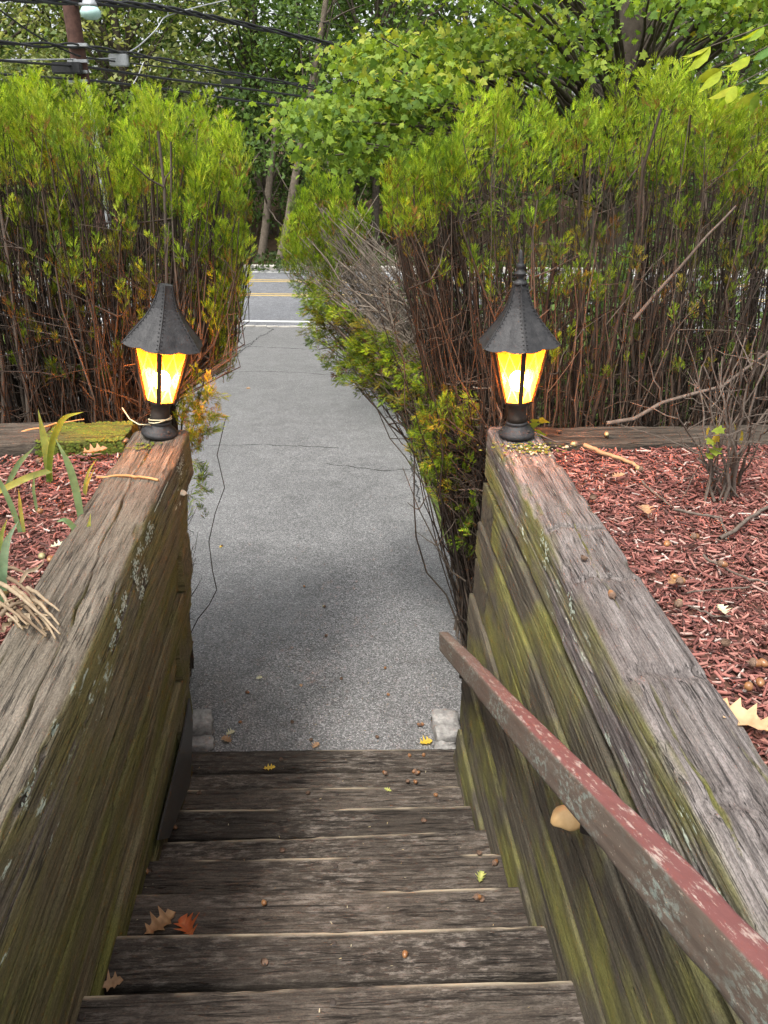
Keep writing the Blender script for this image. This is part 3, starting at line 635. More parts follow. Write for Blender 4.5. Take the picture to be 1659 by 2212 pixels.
def mulch(x0, x1, y0, y1, n, seed, parent_label, xfar, nfar):
    rg = np.random.default_rng(seed)
    x = np.concatenate([rg.uniform(x0, x1, n), rg.uniform(min(x1, xfar) if xfar > 0 else xfar, max(x1, xfar) if xfar > 0 else x0, nfar)])
    y = np.concatenate([rg.uniform(y0, y1, n), rg.uniform(-1.5, y1, nfar)]); N = len(x)
    z = bedz(x, y, 21 if x0 < 0 else 22) + rg.uniform(.0, .014, N)
    ang = rg.uniform(0, 2*np.pi, N); tilt = rg.normal(0, .22, N)
    U = np.stack([np.cos(ang), np.sin(ang), tilt], 1); Vh = np.stack([-np.sin(ang), np.cos(ang), rg.normal(0, .35, N)], 1)
    ln = np.clip(rg.gamma(3.0, .0078, N), .007, .07)
    T = np.array(BOXV)*np.array([1, 1, 1.0]); 
    P = np.stack([x, y, z], 1); U = norm(U); W = norm(np.cross(U, Vh)); Vv = np.cross(W, U)
    wd = rg.uniform(.0025, .0088, N)*(ln/.03)**.4; th = rg.uniform(.002, .006, N)
    V = P[:, None] + (ln[:, None]*T[None, :, 0])[..., None]*U[:, None] + (wd[:, None]*T[None, :, 1])[..., None]*Vv[:, None] + (th[:, None]*T[None, :, 2])[..., None]*W[:, None]
    pal = np.array([(.175, .064, .052), (.235, .092, .074), (.125, .045, .037), (.30, .14, .112), (.33, .21, .175), (.06, .027, .023), (.40, .32, .28)])
    c = pal[rg.choice(7, N, p=[.27, .22, .20, .12, .05, .11, .03])]*rg.uniform(.75, 1.25, (N, 1))
    Fa = np.array(BOXF)[None] + (np.arange(N)*6)[:, None, None]
    o = np_mesh('mulch', V.reshape(-1, 3), Fa.reshape(-1, 3), M['chip'], None, np.repeat(c, 6, 0)); tag(o, parent_label, 'mulch', kind='stuff')
mulch(-1.55, -.725, .2, 2.53, 19500, 1, 'red wood chip mulch in the left planting bed', -3.4, 6000)
mulch(.715, 2.0, .4, 2.44, 30500, 2, 'red wood chip mulch in the right planting bed', 3.8, 6000)

# ------------------------------------------------------------------ hedges
SPR = [(0, -.05, 0), (0, .05, 0), (1, 0, .06)]; SPF = [(0, 1, 2)]
for k, u0 in enumerate((.12, .30, .46, .62, .76)):
    for sgn in ((1,) if k % 2 else (-1,)):
        l = .52*(1-u0*.75); a = R(38); b = len(SPR); du, dv = math.cos(a)*l, math.sin(a)*l*sgn
        SPR += [(u0-.06, 0, .0), (u0+.07, 0, .01), (u0+du, dv, .07*(-1)**k)]; SPF.append((b, b+1, b+2))
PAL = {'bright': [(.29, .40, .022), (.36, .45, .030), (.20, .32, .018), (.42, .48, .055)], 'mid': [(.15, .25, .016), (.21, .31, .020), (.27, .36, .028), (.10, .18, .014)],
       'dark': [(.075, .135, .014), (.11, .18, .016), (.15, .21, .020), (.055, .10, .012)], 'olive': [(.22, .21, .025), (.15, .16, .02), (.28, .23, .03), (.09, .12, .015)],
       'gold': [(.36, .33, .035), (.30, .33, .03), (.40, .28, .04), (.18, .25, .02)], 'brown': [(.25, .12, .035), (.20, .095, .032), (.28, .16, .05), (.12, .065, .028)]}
def inside(poly, p):
    c = False; n = len(poly)
    for i in range(n):
        (x1, y1), (x2, y2) = poly[i], poly[(i+1) % n]
        if (y1 > p[1]) != (y2 > p[1]) and p[0] < (x2-x1)*(p[1]-y1)/(y2-y1)+x1: c = not c
    return c
def pick(poly, n, rg):
    xs = [p[0] for p in poly]; ys = [p[1] for p in poly]; out = []
    while len(out) < n:
        p = (rg.uniform(min(xs), max(xs)), rg.uniform(min(ys), max(ys)))
        if inside(poly, p): out.append(p)
    return out
# (outline in the photo, count, depth range along the walk, palette mix, plume length, lean)
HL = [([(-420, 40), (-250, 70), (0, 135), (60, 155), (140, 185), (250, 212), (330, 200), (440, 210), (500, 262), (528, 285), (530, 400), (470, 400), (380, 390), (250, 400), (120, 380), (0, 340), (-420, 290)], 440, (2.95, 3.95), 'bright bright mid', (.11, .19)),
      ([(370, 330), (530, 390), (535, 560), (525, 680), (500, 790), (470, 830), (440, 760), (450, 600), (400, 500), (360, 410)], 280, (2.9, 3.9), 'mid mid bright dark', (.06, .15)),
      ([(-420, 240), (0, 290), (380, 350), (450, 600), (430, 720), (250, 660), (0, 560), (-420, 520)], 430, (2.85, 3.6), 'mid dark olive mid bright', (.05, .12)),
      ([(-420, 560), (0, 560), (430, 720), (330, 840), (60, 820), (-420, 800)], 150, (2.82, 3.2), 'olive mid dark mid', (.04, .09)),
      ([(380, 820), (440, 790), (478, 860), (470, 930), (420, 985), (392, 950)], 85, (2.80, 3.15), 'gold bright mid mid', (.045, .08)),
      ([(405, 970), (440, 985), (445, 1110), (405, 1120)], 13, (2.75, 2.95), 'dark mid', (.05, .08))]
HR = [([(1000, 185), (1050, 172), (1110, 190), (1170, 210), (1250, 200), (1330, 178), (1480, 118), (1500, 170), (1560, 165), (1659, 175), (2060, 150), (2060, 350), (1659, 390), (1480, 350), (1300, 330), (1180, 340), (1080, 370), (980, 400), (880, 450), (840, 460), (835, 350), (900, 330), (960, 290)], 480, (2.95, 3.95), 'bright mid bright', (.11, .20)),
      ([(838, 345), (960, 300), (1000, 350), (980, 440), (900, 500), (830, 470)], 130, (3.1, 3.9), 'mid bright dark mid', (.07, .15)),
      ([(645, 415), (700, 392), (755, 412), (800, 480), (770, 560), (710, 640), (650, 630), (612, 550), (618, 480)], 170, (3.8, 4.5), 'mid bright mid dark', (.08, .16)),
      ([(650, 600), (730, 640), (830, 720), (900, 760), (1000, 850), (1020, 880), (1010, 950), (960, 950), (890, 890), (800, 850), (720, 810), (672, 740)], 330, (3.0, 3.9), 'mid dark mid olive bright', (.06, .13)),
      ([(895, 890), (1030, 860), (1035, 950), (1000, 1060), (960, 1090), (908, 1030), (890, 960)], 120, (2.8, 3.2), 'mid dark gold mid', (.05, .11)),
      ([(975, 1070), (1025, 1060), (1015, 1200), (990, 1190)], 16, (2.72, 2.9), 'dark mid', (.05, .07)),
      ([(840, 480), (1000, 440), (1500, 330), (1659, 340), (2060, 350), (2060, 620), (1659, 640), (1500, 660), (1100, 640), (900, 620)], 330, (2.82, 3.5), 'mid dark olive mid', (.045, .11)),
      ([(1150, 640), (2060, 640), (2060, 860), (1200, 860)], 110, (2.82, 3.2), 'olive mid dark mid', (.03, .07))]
def hedge(regions, side, seed, bins, labels, group):
    rg = np.random.default_rng(seed); shr = [dict(P=[], U=[], S=[], C=[], stems=[], scol=[], V=[]) for _ in range(len(bins)-1)]
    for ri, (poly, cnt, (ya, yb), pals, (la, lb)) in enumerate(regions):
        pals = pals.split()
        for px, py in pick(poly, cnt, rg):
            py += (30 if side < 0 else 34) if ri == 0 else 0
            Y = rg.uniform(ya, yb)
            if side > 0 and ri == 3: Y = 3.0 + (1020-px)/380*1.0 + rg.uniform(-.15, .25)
            base = np.array(on_y(px, py, Y)); ln = rg.uniform(la, lb)
            hang = (side > 0 and ri in (3,)) or (ri in (4, 5) and rg.random() < .5)
            ax = np.array([rg.normal(0, .25), rg.normal(0, .22), 1.0]) if not hang else np.array([-side*rg.uniform(.2, 1.0), rg.normal(0, .4), rg.uniform(-.5, .4)])
            if side > 0 and ri in (0, 1, 2): ax[0] -= .10 if ri else -.12
            ax = ax/np.linalg.norm(ax)
            # root of this plume's stem
            if side < 0:
                rx = min(base[0]*.92-.10, -.85) + rg.normal(0, .10); rx = min(rx, -.80)
                if ri >= 4: rx = rg.uniform(-1.15, -.92)
            else:
                rx = max(base[0]*.92 + .10, .80) + rg.normal(0, .10); rx = max(rx, .70)
                if ri in (2, 3): rx = rg.uniform(.62, .95)
            ry = np.clip(3.0 + (base[1]-3.3)*.55 + rg.normal(0, .06), 2.78, 3.9); rz = rg.uniform(.0, .05)
            if ri >= 4 and (side < 0 or ri in (4, 5)): rz = rg.uniform(.0, .1); ry = rg.uniform(2.76, 2.95)
            b = min(max(np.searchsorted(bins, rx)-1, 0), len(bins)-2); s = shr[b]
            foot = base - ax*ln*.5
            if ri in (2, 3) and side > 0: bow = (rg.uniform(.0, .2), rg.uniform(-.1, .1), rg.uniform(-.12, .12))
            else: bow = (rg.normal(0, .05), rg.normal(0, .05), 0)
            if side > 0 and ri in (2, 3, 4):
                mid = np.array([rx+rg.uniform(-.1, .15), ry+rg.uniform(-.05, .15), rg.uniform(.7, 1.35)]); pth = np.concatenate([wiggle((rx, ry, rz), mid, 6, .012), wiggle(mid, foot, 10, .020, (rg.uniform(-.05, .1), 0, rg.uniform(-.08, .14)))[1:]])
            else: pth = wiggle((rx, ry, rz), foot, 15, .020, bow)
            if side < 0: lim = -.60 - .22*np.clip((1.75-pth[:, 2])/.3, 0, 1); pth[:, 0] = np.minimum(pth[:, 0], np.where(pth[:, 2] < 1.75, lim, 9))
            s['stems'].append((pth, rg.uniform(.0028, .0065) if rg.random() < .82 else rg.uniform(.008, .013)))
            s['scol'].append(rg.choice([0, 0, 1, 2]) if not (side > 0 and ri in (2, 3)) else 3)
            pal = np.array(PAL[pals[rg.integers(len(pals))]]); pal = pal if rg.random() > .025 else np.array(PAL['brown'])
            n = int(rg.integers(48, 74)*(ln/.14)**1.2)+8; t = rg.uniform(0, 1, n)**.8
            az = rg.uniform(0, 2*np.pi, n); e1 = norm(np.cross(ax, [.2, .9, .3])); e2 = np.cross(ax, e1)
            outd = np.cos(az)[:, None]*e1 + np.sin(az)[:, None]*e2
            wdt = ln*.27*np.sin(np.pi*np.clip(t*.8+.15, 0, 1))
            P = foot + ax*ln*t[:, None]*1.0 + outd*(wdt*rg.uniform(.1, .9, n))[:, None]
            U = ax*rg.uniform(.7, 1.3, n)[:, None] + outd*rg.uniform(.15, .8, n)[:, None]
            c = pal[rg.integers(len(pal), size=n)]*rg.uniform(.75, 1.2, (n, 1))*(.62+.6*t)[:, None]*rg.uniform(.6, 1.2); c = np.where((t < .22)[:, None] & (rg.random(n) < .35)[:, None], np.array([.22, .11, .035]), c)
            s['P'].append(P); s['U'].append(U); s['S'].append(rg.uniform(.016, .031, n)*(.75+.25*ln/.12)); s['C'].append(c); s['V'].append(outd + rg.normal(0, .4, (n, 3)))
    BK = np.array([(.046, .034, .025), (.080, .063, .049), (.026, .020, .016), (.15, .125, .10)])
    for b, s in enumerate(shr):
        if not s['P']: continue
        x0 = (bins[b]+bins[b+1])/2
        o = empty('hedge_shrub', (x0, 3.1, 0)); tag(o, labels[b], 'shrub', group)
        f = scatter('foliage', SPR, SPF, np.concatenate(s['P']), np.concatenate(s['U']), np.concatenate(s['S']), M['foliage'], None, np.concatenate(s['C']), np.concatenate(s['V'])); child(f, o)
        # extra bare sticks that fill the lower hedge
        lo, hi = bins[b], bins[b+1]; paths = []; cl = []
        for k in range(int(48*(hi-lo)/.5)):
            xx = rg.uniform(lo, hi); xx = min(xx, -.86+rg.uniform(-.1, 0)) if side < 0 else max(xx, .70); yy = rg.uniform(2.8, 3.6); hgt = rg.uniform(1.4, 2.4)
            paths.append((wiggle((xx, yy, 0), (xx+rg.normal(0, .28)+side*.05, yy+rg.normal(0, .2), hgt), 13, .034), np.linspace(rg.uniform(.0025, .008), .0018, 13))); cl.append(BK[rg.choice([0, 1, 2])])
        order = np.argsort([-r for _, r in s['stems']]); main = set(order[:14].tolist())
        for k, (p, r) in enumerate(s['stems']):
            rad = np.linspace(r, r*.35, len(p)); cc = BK[s['scol'][k]]*rg.uniform(.7, 1.3)
            if k in main:
                V, Fc = tubes([(p, rad*1.15)], 6); st = np_mesh('stem', V, Fc, M['stem'], None, np.repeat(cc[None], len(V), 0), True); child(st, o)
            else: paths.append((p, rad)); cl.append(cc)
            # side twigs
            for q in range(5):
                i = rg.integers(3, len(p)-1); e = p[i] + np.array([rg.normal(0, .15), rg.normal(0, .12), rg.uniform(-.06, .22)])
                if side < 0 and e[2] < 1.7: e[0] = min(e[0], -.76)
                e[0] = min(e[0], p[i][0]+.05) if side < 0 else max(e[0], p[i][0]-.06)
                paths.append((wiggle(p[i], e, 4, .009), np.linspace(r*.4, .0012, 4))); cl.append(cc*rg.uniform(.8, 1.4))
        V, Fc = tubes(paths, 3); cols = np.concatenate([np.repeat(c[None], 3*len(p[0]), 0) for c, p in zip(cl, paths)])
        tw = np_mesh('twigs', V, Fc, M['stem'], None, cols, True); child(tw, o); tw['kind'] = 'stuff'
hedge(HL, -1, 5, [-3.2, -1.75, -1.40, -1.10, -.70], ['clipped evergreen hedge shrub beyond the left edge of the photograph', 'evergreen hedge shrub at the far left, outermost in the left hedge', 'bare stemmed evergreen hedge shrub between the left lamp and the outermost left shrub', 'evergreen hedge shrub directly behind the left lamp, green down to the drive'], 'evergreen shrubs of the left hedge')
hedge(HR, 1, 6, [.55, .98, 1.30, 1.62, 3.4], ['evergreen hedge shrub behind the right lamp with branches sprawling over the drive', 'tall brown stemmed evergreen hedge shrub just right of the right lamp', 'tall evergreen hedge shrub behind the bare twiggy bush', 'evergreen hedge shrub at the right edge under the broad leaf branch'], 'evergreen shrubs of the right hedge')

# ------------------------------------------------------------------ trees
ML = [(0, 0, 0), (.12, .30, .02), (.10, .52, .06), (.34, .34, .02), (.62, .50, .08), (.60, .26, .03), (1.0, 0, .10), (.60, -.26, .03), (.62, -.50, .08), (.34, -.34, .02), (.10, -.52, .06), (.12, -.30, .02)]
MLF = [(0, 1, 2), (0, 2, 3), (0, 3, 5), (3, 4, 5), (0, 5, 6), (0, 6, 7), (0, 7, 9), (7, 8, 9), (0, 9, 10), (0, 10, 11)]
QL = [(0, 0, 0), (.5, .30, .08), (1, 0, 0), (.5, -.30, .08)]; QLF = [(0, 1, 2), (0, 2, 3)]
def sprays(rg, centres, per, spread, down=.25):
    P = []; 
    for c in centres: P.append(c + rg.normal(0, 1, (per, 3))*np.array(spread))
    return np.concatenate(P)
# big maple standing right of the drive
def maple():
    rg = np.random.default_rng(77)
    T = empty('maple_tree', (4.3, 12.0, float(ground_z(4.3, 12.0)))); tag(T, 'large maple with lobed leaves overhanging the drive above the right hedge', 'tree')
    base = np.array([4.3, 12.0, float(ground_z(4.3, 12.0))-.1])
    tr = wiggle(base, base+np.array([-.4, -.2, 11]), 14, .035); o = tube_obj('trunk', [(tr, np.linspace(.24, .10, 14))], M['bark'], None, 12); child(o, T)
    tr2 = wiggle(tr[5], tr[5]+np.array([1.5, .6, 6.5]), 9, .04); o = tube_obj('limb', [(tr2, np.linspace(.15, .06, 9))], M['bark'], None, 10); child(o, T)
    regs = [([(790, 90), (850, 20), (900, -60), (1800, -60), (1800, 160), (1480, 90), (1300, 160), (1000, 170), (900, 250), (850, 330), (790, 385), (720, 350), (640, 280), (690, 225), (740, 165)], 520, 8.6, 13.0),
            ([(640, 270), (720, 200), (860, 120), (960, 120), (930, 260), (850, 360), (790, 385), (700, 335)], 150, 8.2, 10.0),
            ([(780, -420), (1900, -420), (1900, -60), (820, -60)], 80, 9, 14)]
    cs = []
    for poly, n, a, b in regs:
        grp = [(g_, rg.uniform(a, b)) for g_ in pick(poly, max(8, n//7), rg)]
        for j_ in range(n):
            g_, d_ = grp[j_ % len(grp)]; p = (g_[0]+rg.normal(0, 42), g_[1]+rg.normal(0, 13)); dd = d_+rg.normal(0, .35)
            if not inside(poly, p): p = g_
            if 1300 < p[0] < 1420 and p[1] < 140 and rg.random() < .85: dd = rg.uniform(12.6, 14)
            cs.append(np.array(on_y(p[0], p[1], dd)))
    cs = np.array(cs)
    per = 20; P = sprays(rg, cs, per, (.28, .28, .065)); n = len(P)
    az = rg.uniform(0, 2*np.pi, n); U = np.stack([np.cos(az), np.sin(az)-.35, -rg.uniform(.1, .9, n)], 1)
    Vh = np.stack([rg.normal(0, .8, n), rg.normal(0, .8, n), np.ones(n)*.8], 1); Vh = np.cross(U, Vh)
    pal = np.array([(.14, .225, .035), (.19, .275, .042), (.26, .33, .05), (.085, .15, .028), (.33, .36, .055)]); ci = rg.choice(5, len(cs), p=[.3, .28, .2, .15, .07]); 
    c = pal[np.repeat(ci, per)]*rg.uniform(.75, 1.25, (n, 1)); yl = rg.random(n) < .012; c[yl] = (.38, .32, .05)
    o = scatter('crown', ML, MLF, P, U, rg.uniform(.055, .10, n), M['leaf'], None, c, Vh); child(o, T)
    ends = cs[rg.choice(len(cs), 150, replace=False)]; paths = []
    for e in ends:
        k = int(np.clip((e[2]-base[2])/11*14-1.5+rg.uniform(-1, 0), 3, 12)); st = tr[k]
        paths.append((wiggle(st, e, 9, .05, (0, 0, .35)), np.linspace(.045, .006, 9)))
    o = tube_obj('branches', paths[18:], M['bark'], None, 5); child(o, T)
    for p, r in paths[:18]: o = tube_obj('limb', [(p, r*1.5)], M['bark'], None, 7); child(o, T)
maple()
def wood_tree(x, y, h, rad, seed, name, label, pal, nl, trunk_r=.16, low=.12, lean=0, leaf=(.14, .24), bark='bark', group='trees across the road', crown_h=None, ctr=None):
    rg = np.random.default_rng(seed); zb = float(ground_z(x, y)); T = empty(name, (x, y, zb)); tag(T, label, 'bush' if 'bush' in name else 'tree', group)
    tr = wiggle((x, y, zb-.1), (x+lean, y, zb+h*.9), 12, .06); o = tube_obj('trunk', [(tr, np.linspace(trunk_r, trunk_r*.3, 12))], M[bark], None, 10); child(o, T)
    nc = int(nl/34); cs = []
    while len(cs) < nc:
        q = rg.uniform(-1, 1, 3)
        if np.linalg.norm(q) > 1 or np.linalg.norm(q) < .35: continue
        tz = low + (1-low)*(q[2]*.5+.5); cs.append(np.array([x+lean*tz + q[0]*rad, y+q[1]*rad*.8, zb + h*tz]))
    cs = np.array(cs); per = 34; k_ = min(1, rad/3); P = sprays(rg, cs, per, (.42*k_, .42*k_, .20*k_)); n = len(P)
    az = rg.uniform(0, 2*np.pi, n); U = np.stack([np.cos(az), np.sin(az), -rg.uniform(.0, 1.0, n)], 1); Vh = np.cross(U, np.stack([rg.normal(0, .6, n), rg.normal(0, .6, n), np.ones(n)], 1))
    pal = np.array(pal); c = pal[np.repeat(rg.integers(len(pal), size=nc), per)]*rg.uniform(.7, 1.3, (n, 1))
    o = scatter('crown', QL, QLF, P, U, rg.uniform(leaf[0], leaf[1], n), M['leaf'], None, c, Vh); child(o, T)
    paths = []
    for e in cs[rg.choice(nc, min(60, nc), replace=False)]:
        k = int(np.clip((e[2]-zb)/h*12-2, 2, 10)); paths.append((wiggle(tr[k], e, 6, .06), np.linspace(trunk_r*.35, .012, 6)))
    o = tube_obj('branches', paths, M[bark], None, 4); child(o, T)
PG = [(.11, .185, .055), (.15, .225, .07), (.08, .14, .042)]; PP = [(.22, .27, .10), (.28, .32, .13), (.15, .21, .07), (.32, .34, .15)]; PD = [(.06, .105, .03), (.085, .14, .042), (.125, .19, .05)]
TR = [(-11.5, 30.5, 15, 4.6, 'pale leaved tree at the left edge beyond the utility pole', PP, 13000), (-6.6, 29.0, 13, 3.6, 'pale yellowish tree right of the utility pole across the road', PP, 13000), (-9.0, 36, 17, 5, 'tall dark tree behind the utility pole', PD, 12000),
      (-2.6, 33.5, 16, 4.3, 'green tree above the cables straight beyond the drive', PG, 13000), (1.6, 30.0, 14, 3.6, 'dark tree behind the maple left of centre', PD, 10000), (5.2, 34, 16, 4.6, 'tree hidden mostly behind the maple crown', PG, 7000),
      (10.0, 31, 15, 4.6, 'bushy green tree beyond the right hedge', PG, 7000), (16.0, 34, 16, 5.2, 'tree at the far right beyond the hedge', PG, 6000), (-17.5, 33, 16, 5.2, 'tree beyond the left frame edge across the road', PD, 6000), (22, 37, 16, 5.5, 'tree at the outer right across the road', PD, 4000)]
for i, (x, y, h, rd, lb, pal, nl) in enumerate(TR): wood_tree(x, y, h, rd, 400+i, 'woodland_tree', lb, pal, nl, low=.10 if i != 3 else .22)
# slim bare trunks that show in the gap
for i, (bx, by, tx, ty, Y, rr, lb) in enumerate([(565, 548, 590, 330, 28.3, .13, 'pale slim leaning trunk at the end of the gap between hedges'), (640, 548, 640, 420, 31, .06, 'thin dark sapling trunk right of the pale leaning trunk'), (600, 545, 606, 430, 33, .05, 'thin dark sapling trunk close behind the pale leaning trunk'), (672, 180, 700, 20, 27.8, .13, 'brown leaning trunk high above the cables')]):
    p0 = on_y(bx, by, Y); p1 = on_y(tx, ty, Y); zb = float(ground_z(p0.x, Y)); d = (p1-p0)
    p0 = p0 + d*((zb-.1-p0.z)/d.z); p1 = p0 + d.normalized()*(5.2 if i < 3 else 9)
    T = empty('slim_tree', (p0.x, p0.y, zb)); tag(T, lb, 'tree', 'slim trunks across the road')
    tr = wiggle(p0, p1, 12, .02); o = tube_obj('trunk', [(tr, np.linspace(rr*1.2, rr*.6, 12))], M['bark_pale' if i in (0, 3) else 'bark'], None, 10); child(o, T)
    rg = np.random.default_rng(900+i); cs = tr[7:] ; P = sprays(rg, np.repeat(cs, 12, 0) + rg.normal(0, .9, (len(cs)*12, 3)), 20, (.3, .3, .15)); n = len(P)
    o = scatter('crown', QL, QLF, P, rg.normal(0, 1, (n, 3)), rg.uniform(.13, .2, n), M['leaf'], None, np.array(PG)[rg.integers(3, size=n)]); child(o, T)
    o = tube_obj('branches', [(wiggle(tr[rg.integers(4, 10)], tr[rg.integers(6, 11)]+rg.normal(0, 1.1, 3), 6, .03), np.linspace(rr*.3, .01, 6)) for _ in range(14)], M['bark'], None, 4); child(o, T)
# understorey and the dense wood behind, read as one mass
rg = np.random.default_rng(1234)
def mass(name, label, cat, n, xr, yr, zr, sz, pal, clump, per):
    nc = n//per; cs = np.stack([rg.uniform(*xr, nc), rg.uniform(*yr, nc), np.zeros(nc)], 1); cs[:, 2] = ground_z(cs[:, 0], cs[:, 1]) + rg.uniform(*zr, nc)
    P = sprays(rg, cs, per, clump); m = len(P); P[:, 2] = np.maximum(P[:, 2], ground_z(P[:, 0], P[:, 1])+.05); pal = np.array(pal)
    U = rg.normal(0, 1, (m, 3)); U[:, 2] -= .3; Vh = np.cross(U, np.stack([rg.normal(0, .6, m), rg.normal(0, .6, m), np.ones(m)], 1))
    o = scatter(name, QL, QLF, P, U, rg.uniform(*sz, m), M['leaf'], None, pal[np.repeat(rg.integers(len(pal), size=nc), per)]*rg.uniform(.7, 1.3, (m, 1)), Vh); tag(o, label, cat, kind='stuff')
mass('woodland', 'dense far wood closing off the view behind the roadside trees', 'woodland', 62000, (-55, 60), (41, 58), (0, 20), (.45, .85), PD+PG, (1.3, 1.3, .7), 40)
mass('undergrowth', 'leafy undergrowth beneath the trees across the road', 'undergrowth', 30000, (-26, 26), (29.5, 38), (.2, 5.5), (.14, .26), PD+PG, (.5, .5, .3), 30)
mass('ground_ivy', 'green ground cover along the far kerb', 'ground cover', 14000, (-22, 22), (26.0, 29.2), (.0, .25), (.12, .2), [(.07, .11, .035), (.10, .14, .05), (.05, .075, .03)], (.3, .2, .07), 20)
# far trunks among the undergrowth
for i in range(14):
    x = -16 + i*2.5 + rg.uniform(-.8, .8); y = rg.uniform(34, 44); zb = float(ground_z(x, y)); T = empty('slender_tree', (x, y, zb)); tag(T, 'slender dark trunk among many in the wood behind the undergrowth', 'tree', 'slender dark trunks in the wood')
    tr = wiggle((x, y, zb-.1), (x+rg.normal(0, .5), y, zb+13), 10, .05); o = tube_obj('trunk', [(tr, np.linspace(rg.uniform(.10, .2), .07, 10))], M['bark'], None, 8); child(o, T)
    cs = tr[5:]; P = sprays(rg, np.repeat(cs, 6, 0)+rg.normal(0, 1.2, (len(cs)*6, 3)), 14, (.5, .5, .3)); n = len(P); o = scatter('crown', QL, QLF, P, rg.normal(0, 1, (n, 3)), rg.uniform(.2, .34, n), M['leaf'], None, np.array(PD)[rg.integers(3, size=n)]); child(o, T)

# leafy bushes on the verge behind the right hedge and beyond the parking area on the left
for i, (x, y, h, rd, lb) in enumerate([(2.4, 8.2, 2.0, 1.0, 'leafy bush close behind the right hedge'), (4.2, 9.4, 2.4, 1.3, 'round leafy bush below the maple trunk'), (6.4, 8.6, 2.4, 1.4, 'leafy bush behind the right end of the right hedge'), (2.9, 12.4, 1.9, 1.1, 'low bush beside the drive below the maple'), (9.0, 10.5, 2.6, 1.7, 'broad bush beyond the right frame edge'), (1.9, 15.6, 1.5, .8, 'small bush near the road right of the drive')]):
    wood_tree(x, y, h, rd, 700+i, 'verge_bush', lb, PG if i % 2 else PD, 3000, .03, .05, 0, (.07, .12), 'bark', 'bushes on the verge')
# branch with broad lime leaves reaching in at the upper right
EL = [(0, 0, 0), (.18, .13, .02), (.42, .20, .05), (.72, .13, .04), (1, 0, -.06), (.72, -.13, .04), (.42, -.20, .05), (.18, -.13, .02), (.42, 0, .0), (.72, 0, .0), (.18, 0, .0)]
ELF = [(0, 10, 1), (1, 10, 8), (1, 8, 2), (2, 8, 9), (2, 9, 3), (3, 9, 4), (0, 7, 10), (7, 8, 10), (7, 6, 8), (6, 9, 8), (6, 5, 9), (5, 4, 9)]
def sapling():
    rg = np.random.default_rng(31); T = empty('broadleaf_sapling', (2.75, 2.9, 0)); tag(T, 'lime green broad leaved branch entering at the upper right corner', 'sapling')
    tr = wiggle((2.75, 2.9, 0), (2.6, 2.85, 3.6), 10, .012); o = tube_obj('trunk', [(tr, np.linspace(.03, .014, 10))], M['bark'], None, 8); child(o, T)
    P = []; U = []; S = []; C = []; paths = []
    for (ax_, ay_), sub in (((1535, 100), 1), ((1560, 150), 1), ((1590, 185), 0), ((1620, 120), 1), ((1640, 200), 0), ((1700, 150), 1)):
        e = np.array(on_y(ax_, ay_, 2.95+rg.uniform(-.1, .1))); p = wiggle(tr[8], e, 9, .006, (0, 0, .06)); paths.append((p, np.linspace(.006, .0018, 9)))
        for k in range(4, 9):
            for sgn in (-1, 1):
                d = p[min(k+1, 8)]-p[k-1]; d = d/np.linalg.norm(d); U.append(d*.75 + np.array([0, sgn*.55, -.45]) + rg.normal(0, .22, 3)); P.append(p[k]); S.append(rg.uniform(.085, .125))
                C.append(np.array([(.30, .36, .03), (.22, .32, .035), (.36, .38, .04), (.10, .2, .05)][rg.choice(4, p=[.35, .3, .25, .1])]))
        U.append(p[8]-p[6]); P.append(p[8]); S.append(.10); C.append(np.array((.34, .36, .03)))
    o = scatter('leaves', EL, ELF, np.array(P), np.array(U), np.array(S), M['leaf'], None, np.array(C), np.array([(rg.normal(0, .3), rg.normal(0, .3), .3) for _ in P]) + np.cross(np.array(U), [0, 0, 1.])); child(o, T)
    o = tube_obj('branches', paths, M['bark'], None, 5); child(o, T)
sapling()

# ------------------------------------------------------------------ utility pole and cables
PX, PY = -4.39, 16.0; pz = float(ground_z(PX, PY))
pole = empty('utility_pole', (PX, PY, pz)); tag(pole, 'dark brown wooden utility pole behind the left hedge', 'utility pole')
Vb, Fb = lathe([(.16, 0), (.145, 3), (.13, 7), (.115, 10.5)], 20); mesh('shaft', Vb, Fb, M['pole'], pole, True)
def rel(x, y, Y=PY): p = on_y(x, y, Y); return p
def box(name, c, s, mat, parent, rot=(0, 0, 0)):
    bm = bmesh.new(); bmesh.ops.create_cube(bm, size=1)
    for v in bm.verts: v.co = Vector((v.co.x*s[0], v.co.y*s[1], v.co.z*s[2]))
    bmesh.ops.bevel(bm, geom=bm.edges[:], offset=min(s)*.12, segments=2, affect='EDGES')
    me = bpy.data.meshes.new(name); bm.to_mesh(me); bm.free(); o = link(name, me, mat); o.location = c; o.rotation_euler = rot
    if parent: bpy.context.view_layer.update(); child(o, parent)
    return o
bpy.context.view_layer.update()
for yy in (97, 132, 155, 175): p = rel(168, yy, PY-.15); box('cable_clamp', p, (.34, .1, .05), M['steel'], pole)
p = rel(190, 185, PY-.14); box('conduit', p-Vector((0, 0, 1.2)), (.09, .06, 2.4), M['steel'], pole)
